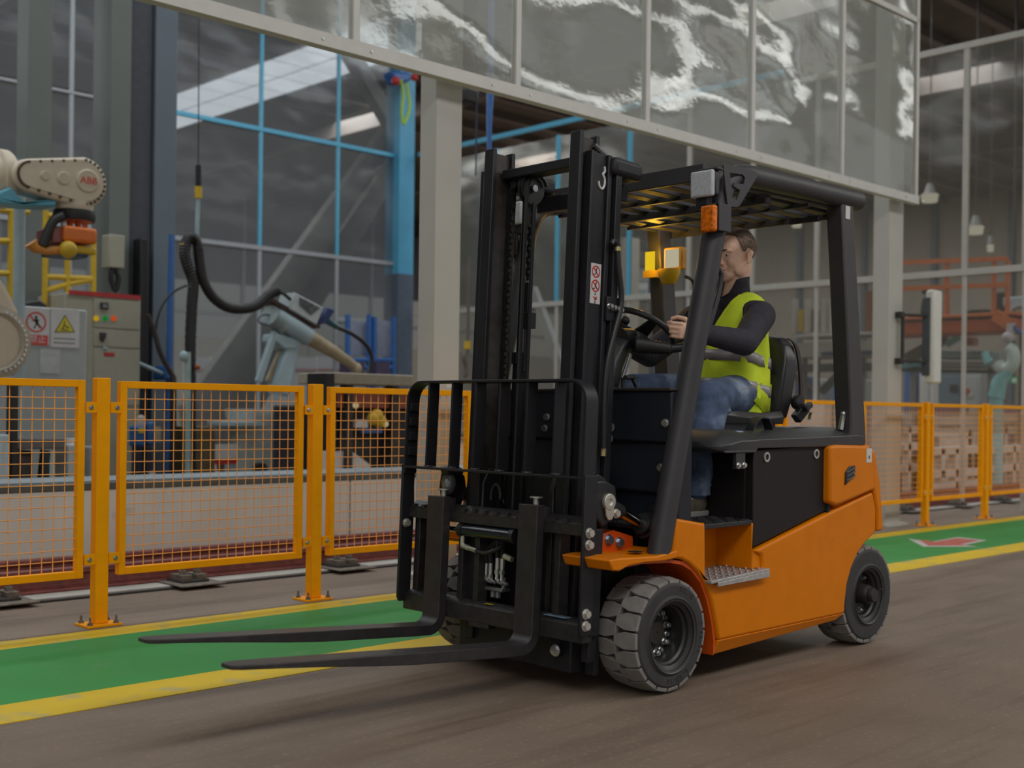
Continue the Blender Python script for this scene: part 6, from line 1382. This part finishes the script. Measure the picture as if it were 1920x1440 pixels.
# ---- orange lift platform at the right
Xo = 18.0
DOR = mat('dark_orange_platform_paint', (0.40, 0.065, 0.012), 0.5, var=.1); OR3 = mat('bright_orange_rail_paint', (0.55, 0.13, 0.03), 0.45)
t = thing('lift_platform', 'dark orange work platform with orange railing at the right', 'platform', (Xo, at_x(1790, 620, Xo).y, 0))
xb(MB(), 1640, 595, 1900, 631, Xo, .8).build('platform_body', DOR, t, bevel=.02); xb(MB(), 1640, 590, 1905, 597, Xo - .05, .9).build('platform_edge', OR3, t, bevel=.01)
for x in (1645, 1908): xb(MB(), x, 625, x + 8, 842, Xo + .3, .15).build('platform_leg', BRAC, t)
for x, y0 in ((1773, 487), (1861, 485), (1887, 487)): xb(MB(), x - 3, y0, x + 3, 592, Xo, .1).build('rail_post', OR3, t)
for y in (488, 537): MB().bar(at_x(1640, y + 6, Xo), at_x(1890, y - 3, Xo), .07, .05, (1, 0, 0)).build('hand_rail', OR3, t)
MB().bar(at_x(1865, 590, Xo - .1), at_x(1898, 612, Xo - .1), .18, .05, (1, 0, 0)).build('corner_brace', OR3, t)
tag(MB().prism([(p.y, p.z) for p in (at_x(x, y, Xo + .2) for x, y in ((1808, 588), (1825, 581), (1855, 580), (1885, 586), (1888, 591), (1808, 591)))], 'x', Xo + .1, Xo + .6).build('black_tarpaulin', BLACKM, bevel=.02), 'black tarpaulin lying on the orange work platform', 'tarpaulin')
tag(MB().tube(spline([at_x(x, y, Xo + .1) for x, y in ((1732, 545), (1742, 555), (1735, 575), (1748, 580), (1762, 592), (1738, 560), (1730, 592))], 5), .05, 8).build('black_hose_coil', BLACKM), 'tangle of black hose at the orange platform railing', 'hose')
t = thing('grey_side_machine', 'grey machine with black handwheel at the right edge', 'machine', (Xo + .5, at_x(1910, 580, Xo).y, 0))
xb(MB(), 1915, 575, 1950, 830, Xo + 1.1, .4).build('machine_stand', PALEBLUE, t); xb(MB(), 1880, 553, 1960, 575, Xo + .9, .7).build('machine_head', PALEBLUE, t, bevel=.02); xb(MB(), 1868, 548, 1885, 600, Xo + .95, .2).build('arm', BLACKM, t); MB().lathe([(.15, 0), (.22, .02), (.22, .06), (.15, .08)], at_x(1915, 592, Xo + .88), (-1, 0, 0), 20, closed=True).build('handwheel', GREYBAR, t)
# ---- pale machine table and the cyan robot
Xr = 19.0
t = thing('pale_machine_table', 'pale blue grey machine table under the orange platform', 'machine', (Xr, at_x(1780, 680, Xr).y, 0))
for i, (pts, m) in enumerate((([(1728, 655), (1850, 658), (1850, 672), (1716, 672)], PALEBLUE), ([(1700, 676), (1860, 678), (1860, 690), (1690, 688)], GREYBAR), ([(1692, 691), (1870, 694), (1870, 699), (1692, 697)], BLACKM), ([(1690, 682), (1730, 676), (1728, 688), (1690, 690)], CYAN))):
    MB().prism([(p.y, p.z) for p in (at_x(x, y, Xr) for x, y in pts)], 'x', Xr - .02 * i, Xr + .6).build('table_slab', m, t, bevel=.01)
for y_ in (1704, 1850): xb(MB(), y_, 690, y_ + 6, 850, Xr + .2, .15).build('table_leg', GREYBAR, t)
MB().bar(at_x(1700, 674, Xr - .2), at_x(1775, 632, Xr - .2), .18, .12, (1, 0, 0)).build('brown_arm', BRAC, t)
MB().bar(at_x(1775, 646, Xr - .25), at_x(1800, 632, Xr - .25), .1, .08, (1, 0, 0)).build('cyan_bar', mat('pale_cyan_paint', (0.25, 0.55, 0.60), 0.35), t); xb(MB(), 1806, 632, 1824, 648, Xr - .2, .2).build('orange_block', mat('salmon_block', (0.55, 0.22, 0.12), 0.5), t)
PCY = mat('pale_cyan_paint', (0.25, 0.55, 0.60), 0.35)
t = thing('white_cyan_robot', 'small white and cyan robot arm at the right edge', 'robot', (Xr - 1, at_x(1880, 740, Xr - 1).y, 0))
Xq = 17.5
MB().tube([at_x(x, y, Xq) for x, y in ((1868, 745), (1874, 715), (1887, 700), (1893, 690))], [.12, .11, .09, .085], 14).build('lower_arm', PCY, t)
MB().tube(spline([at_x(x, y, Xq) for x, y in ((1870, 682), (1880, 692), (1892, 690), (1900, 678), (1899, 660), (1890, 652))], 4), .095, 14).build('upper_arm', mat('white_cyan_shell', (0.55, 0.66, 0.66), 0.35), t)
MB().ball(at_x(1891, 632, Xq), (.1, .1, .08), 12, 8).bar(at_x(1894, 628, Xq), at_x(1896, 606, Xq), .09, .09, (1, 0, 0)).build('tool_head', mat('lilac_white_shell', (0.55, 0.5, 0.56), 0.4), t)
MB().tube([at_x(x, y, Xq) for x, y in ((1846, 660), (1850, 672), (1855, 680))], [.05, .06, .075], 10).build('wrist_unit', PCY, t); MB().tube(spline([at_x(x, y, Xq) for x, y in ((1900, 612), (1912, 622), (1930, 628))], 4), .03, 8).build('blue_cable', BLUEP, t)
MB().cyl(at_x(1868, 745, Xq), at_x(1866, 835, Xq), .10, .11, 16).build('robot_base', PCY, t)
# ---- cabinets and exit sign in the distance
Xd = 24.0
for i, (x0, x1, y0, m, lab) in enumerate(((1694, 1714, 693, BLUEP, 'royal blue cabinet right of the far cream column'), (1723, 1740, 701, WHITEB, 'left one of two narrow white lockers'), (1742, 1759, 701, WHITEB, 'right one of two narrow white lockers'),
        (1759, 1805, 697, mat('slate_blue_cabinet', (0.10, 0.15, 0.20), 0.5), 'slate blue cabinet with dark screen beside the white lockers'), (1806, 1838, 697, GREYCAB, 'grey cabinet with red button beside the slate blue cabinet'), (1838, 1868, 697, mat('mid_grey_cabinet', (0.24, 0.25, 0.26), 0.5), 'grey cabinet behind the cyan robot arm'))):
    t = thing('far_cabinet', lab, 'cabinet', (Xd, at_x((x0 + x1) / 2, 740, Xd).y, 0)); a, b = at_x(x0, 740, Xd), at_x(x1, 740, Xd)
    MB().box(Xd, b.y, 0, Xd + .6, a.y, at_x(x0, y0, Xd).z).build('body', m, t, bevel=.02); MB().box(Xd - .02, b.y + .06, .1, Xd, a.y - .06, at_x(x0, y0, Xd).z - .1).build('door', m, t, bevel=.01)
    if i == 3: xb(MB(), 1781, 721, 1796, 735, Xd - .05, .03).build('screen', BLACKM, t)
    if i == 4:
        xb(MB(), 1815, 735, 1824, 744, Xd - .05, .03).build('white_label', WHITEB, t); MB().cyl(at_x(1813, 733, Xd - .05), at_x(1813, 733, Xd - .05) + Vector((-.06, 0, 0)), .06, n=12).build('red_button', REDP, t)
t = thing('exit_sign', 'small green lit exit sign with white patch at the right edge', 'sign', (Xd - 2, at_x(1899, 712, Xd - 2).y, 2.0))
xb(MB(), 1891, 706, 1908, 719, Xd - 2, .08).build('sign_box', glow('green_sign_light', (0.01, 0.42, 0.13), .35), t, bevel=.04, seg=3); xb(MB(), 1897, 709, 1906, 717, Xd - 2.02, .02).build('white_symbol', glow('white_sign_light', (0.9, 1, 0.95), .32), t, bevel=.02)
MB().cyl(at_x(1899, 706, Xd - 1.96), Vector((Xd - 1.96, at_x(1899, 600, Xd - 1.96).y, 9.5)), .02, n=6).build('hanger', DARKM, t)
tag(xb(MB(), 1914, 700, 1960, 760, Xd, .5).build('white_cupboard', WHITEB, bevel=.02), 'white cupboard cut by the right edge beside the exit sign', 'cupboard')
# ---- pale welded frames stacked behind the right fence
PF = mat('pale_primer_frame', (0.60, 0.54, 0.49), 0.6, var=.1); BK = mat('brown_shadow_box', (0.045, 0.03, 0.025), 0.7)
def steel_frame(label, bars, Y, w=.075):
    t = thing('primed_weldment', label, 'frame', (at_y(*bars[0][0], Y).x, Y, 0.05), 'pale welded frames behind the right fence')
    for p_, q_ in bars: MB().bar(at_y(*p_, Y), at_y(*q_, Y), w, w, (0, 1, 0)).build('bar', PF, t, bevel=.006)
steel_frame('pale welded frame just right of the far cream column', [((1690, 838), (1716, 836)), ((1692, 878), (1716, 875)), ((1690, 805), (1718, 805)), ((1700, 800), (1700, 930))], 8.0, .1)
steel_frame('lower pale welded frame between the two rear posts', [((1738, 847), (1832, 842)), ((1742, 890), (1832, 884)), ((1788, 840), (1788, 915)), ((1762, 840), (1762, 900)), ((1740, 915), (1832, 905))], 7.7, .11)
steel_frame('upper pale welded frame between the two rear posts', [((1738, 790), (1832, 788)), ((1738, 812), (1832, 811)), ((1755, 828), (1820, 828)), ((1812, 805), (1812, 835))], 8.1, .12)
steel_frame('lower pale welded frame at the right edge', [((1850, 845), (1925, 838)), ((1852, 880), (1925, 873)), ((1867, 832), (1867, 905)), ((1896, 835), (1896, 905)), ((1908, 845), (1908, 902))], 7.8, .11)
steel_frame('upper pale welded frame at the right edge', [((1850, 785), (1925, 784)), ((1852, 808), (1925, 805)), ((1880, 800), (1880, 835))], 8.2, .12)
tag(rb(MB(), 1690, 850, 1930, 920, 8.5, .25).build('gap_shade_box', BK, bevel=.02), 'long dark box put in as the shade behind the pale welded frames', 'bin')  # dark box put in for the shaded voids between the frames
tag(rb(MB(), 1698, 776, 1713, 804, 7.95, .15).build('pale_blue_canister', mat('pale_blue_canister', (0.36, 0.42, 0.48), 0.4), bevel=.03), 'pale blue canister hanging right of the far cream column', 'canister')
st_ = thing('steel_table', 'low steel table carrying the violet crates behind the right fence', 'table', (at_y(1820, 800, 9.0).x, 9.0, 0))
rb(MB(), 1700, 776, 1922, 780, 8.9, .5).build('table_top', PF, st_)
for x in (1702, 1790, 1915): rb(MB(), x, 780, x + 5, 902, 9.0, .06).build('table_leg', PF, st_)
for i, x in enumerate((1735, 1765, 1800, 1870, 1900)):
    tag(rb(MB(), x, 760, x + 18, 776, 9.0, .2).build('violet_crate', mat('violet_grey_crate', (0.16, 0.13, 0.26), 0.5), bevel=.01), ['first', 'second', 'third', 'fourth', 'fifth'][i] + ' violet crate from the left above the pale welded frames', 'crate')
for i, x in enumerate((1500, 1522, 1545, 1562)):
    tag(rb(MB(), x, 752, x + 13, 830, 8.4 + .2 * (i % 2), .2).build('pale_pallet_post', WHITEB if i % 2 else PF), ['first', 'second', 'third', 'fourth'][i] + ' pale pallet post from the left behind the mesh at the seat', 'post')
# ---- lamps of the hall
lampm = glow('lit_lamp', (1.0, 0.93, 0.74), .40); haz = mat('lamp_housing', (0.3, 0.3, 0.3), 0.5)
for i, (x, y, d, w_, lab) in enumerate(((1415, 22, 14, .17, 'round high bay lamp seen through the film screen'), (1829, 430, 22, .14, 'oval high bay lamp at the right, lower of two'), (1743, 370, 22, .15, 'high bay lamp beside the end of the film screen'), (1857, 464, 26, .07, 'small lamp between the orange railing posts'), (1494, 418, 24, .10, 'twin lamp seen under the guard roof'))):
    p = at_d(x, y, d); t = thing('high_bay_lamp', lab, 'lamp', tuple(p))
    MB().lathe([(.001, 0), (w_, 0), (w_ * 1.05, .02), (w_ * 1.05, .05), (.001, .05)], p, (0, 0, 1), 20).lathe([(w_ * 1.0, -.02), (w_ * .9, -.09), (.001, -.10)], p, (0, 0, 1), 20).build('lamp_diffuser', lampm, t); MB().cyl(p + Vector((0, 0, .05)), p + Vector((0, 0, .25)), w_ * .8, .05, 16).build('lamp_housing', haz, t)
    MB().cyl(p + Vector((0, 0, .25)), Vector((p.x, p.y, 9.5)), .012, n=6).build('lamp_cable', DARKM, t)
# set the feet of everything whose base is out of sight on the floor
for nm in ('storage_bin', 'pump_unit', 'blue_rack', 'pale_pallet_post', 'pale_bin', 'grey_bench', 'tool_trolley', 'welding_fixture', 'primed_weldment', 'diagonal_brace', 'drooping_cable', 'control_post', 'brown_crate', 'dark_cabinet', 'gap_shade_box', 'steel_table', 'white_rack', 'beige_board', 'blue_drum', 'grey_diagonal_strut', 'beige_gantry_machine', 'navy_banner_column', 'lift_platform', 'white_cyan_robot', 'thick_cable', 'safety_notice', 'grey_pipe_post', 'white_cupboard', 'black_post', 'yellow_ladder', 'yellow_platform_frame', 'grey_side_machine'):
    for o_ in [o for o in bpy.data.objects if o.name.split('.')[0] == nm]:
        ms = [(q, o_.location.z if q is not o_ else 0) for q in [o_] + list(o_.children) if q.type == 'MESH']
        if not ms: continue
        zb = min(v.co.z + dz for q, dz in ms for v in q.data.vertices)
        for q, dz in ms:
            lo = min(v.co.z for v in q.data.vertices) + dz
            if lo > zb + .12 or lo < .002: continue
            for v in q.data.vertices:
                if v.co.z + dz < lo + .06: v.co.z = -dz
for o_ in list(bpy.data.objects):
    if '_o' in o_: del o_['_o']
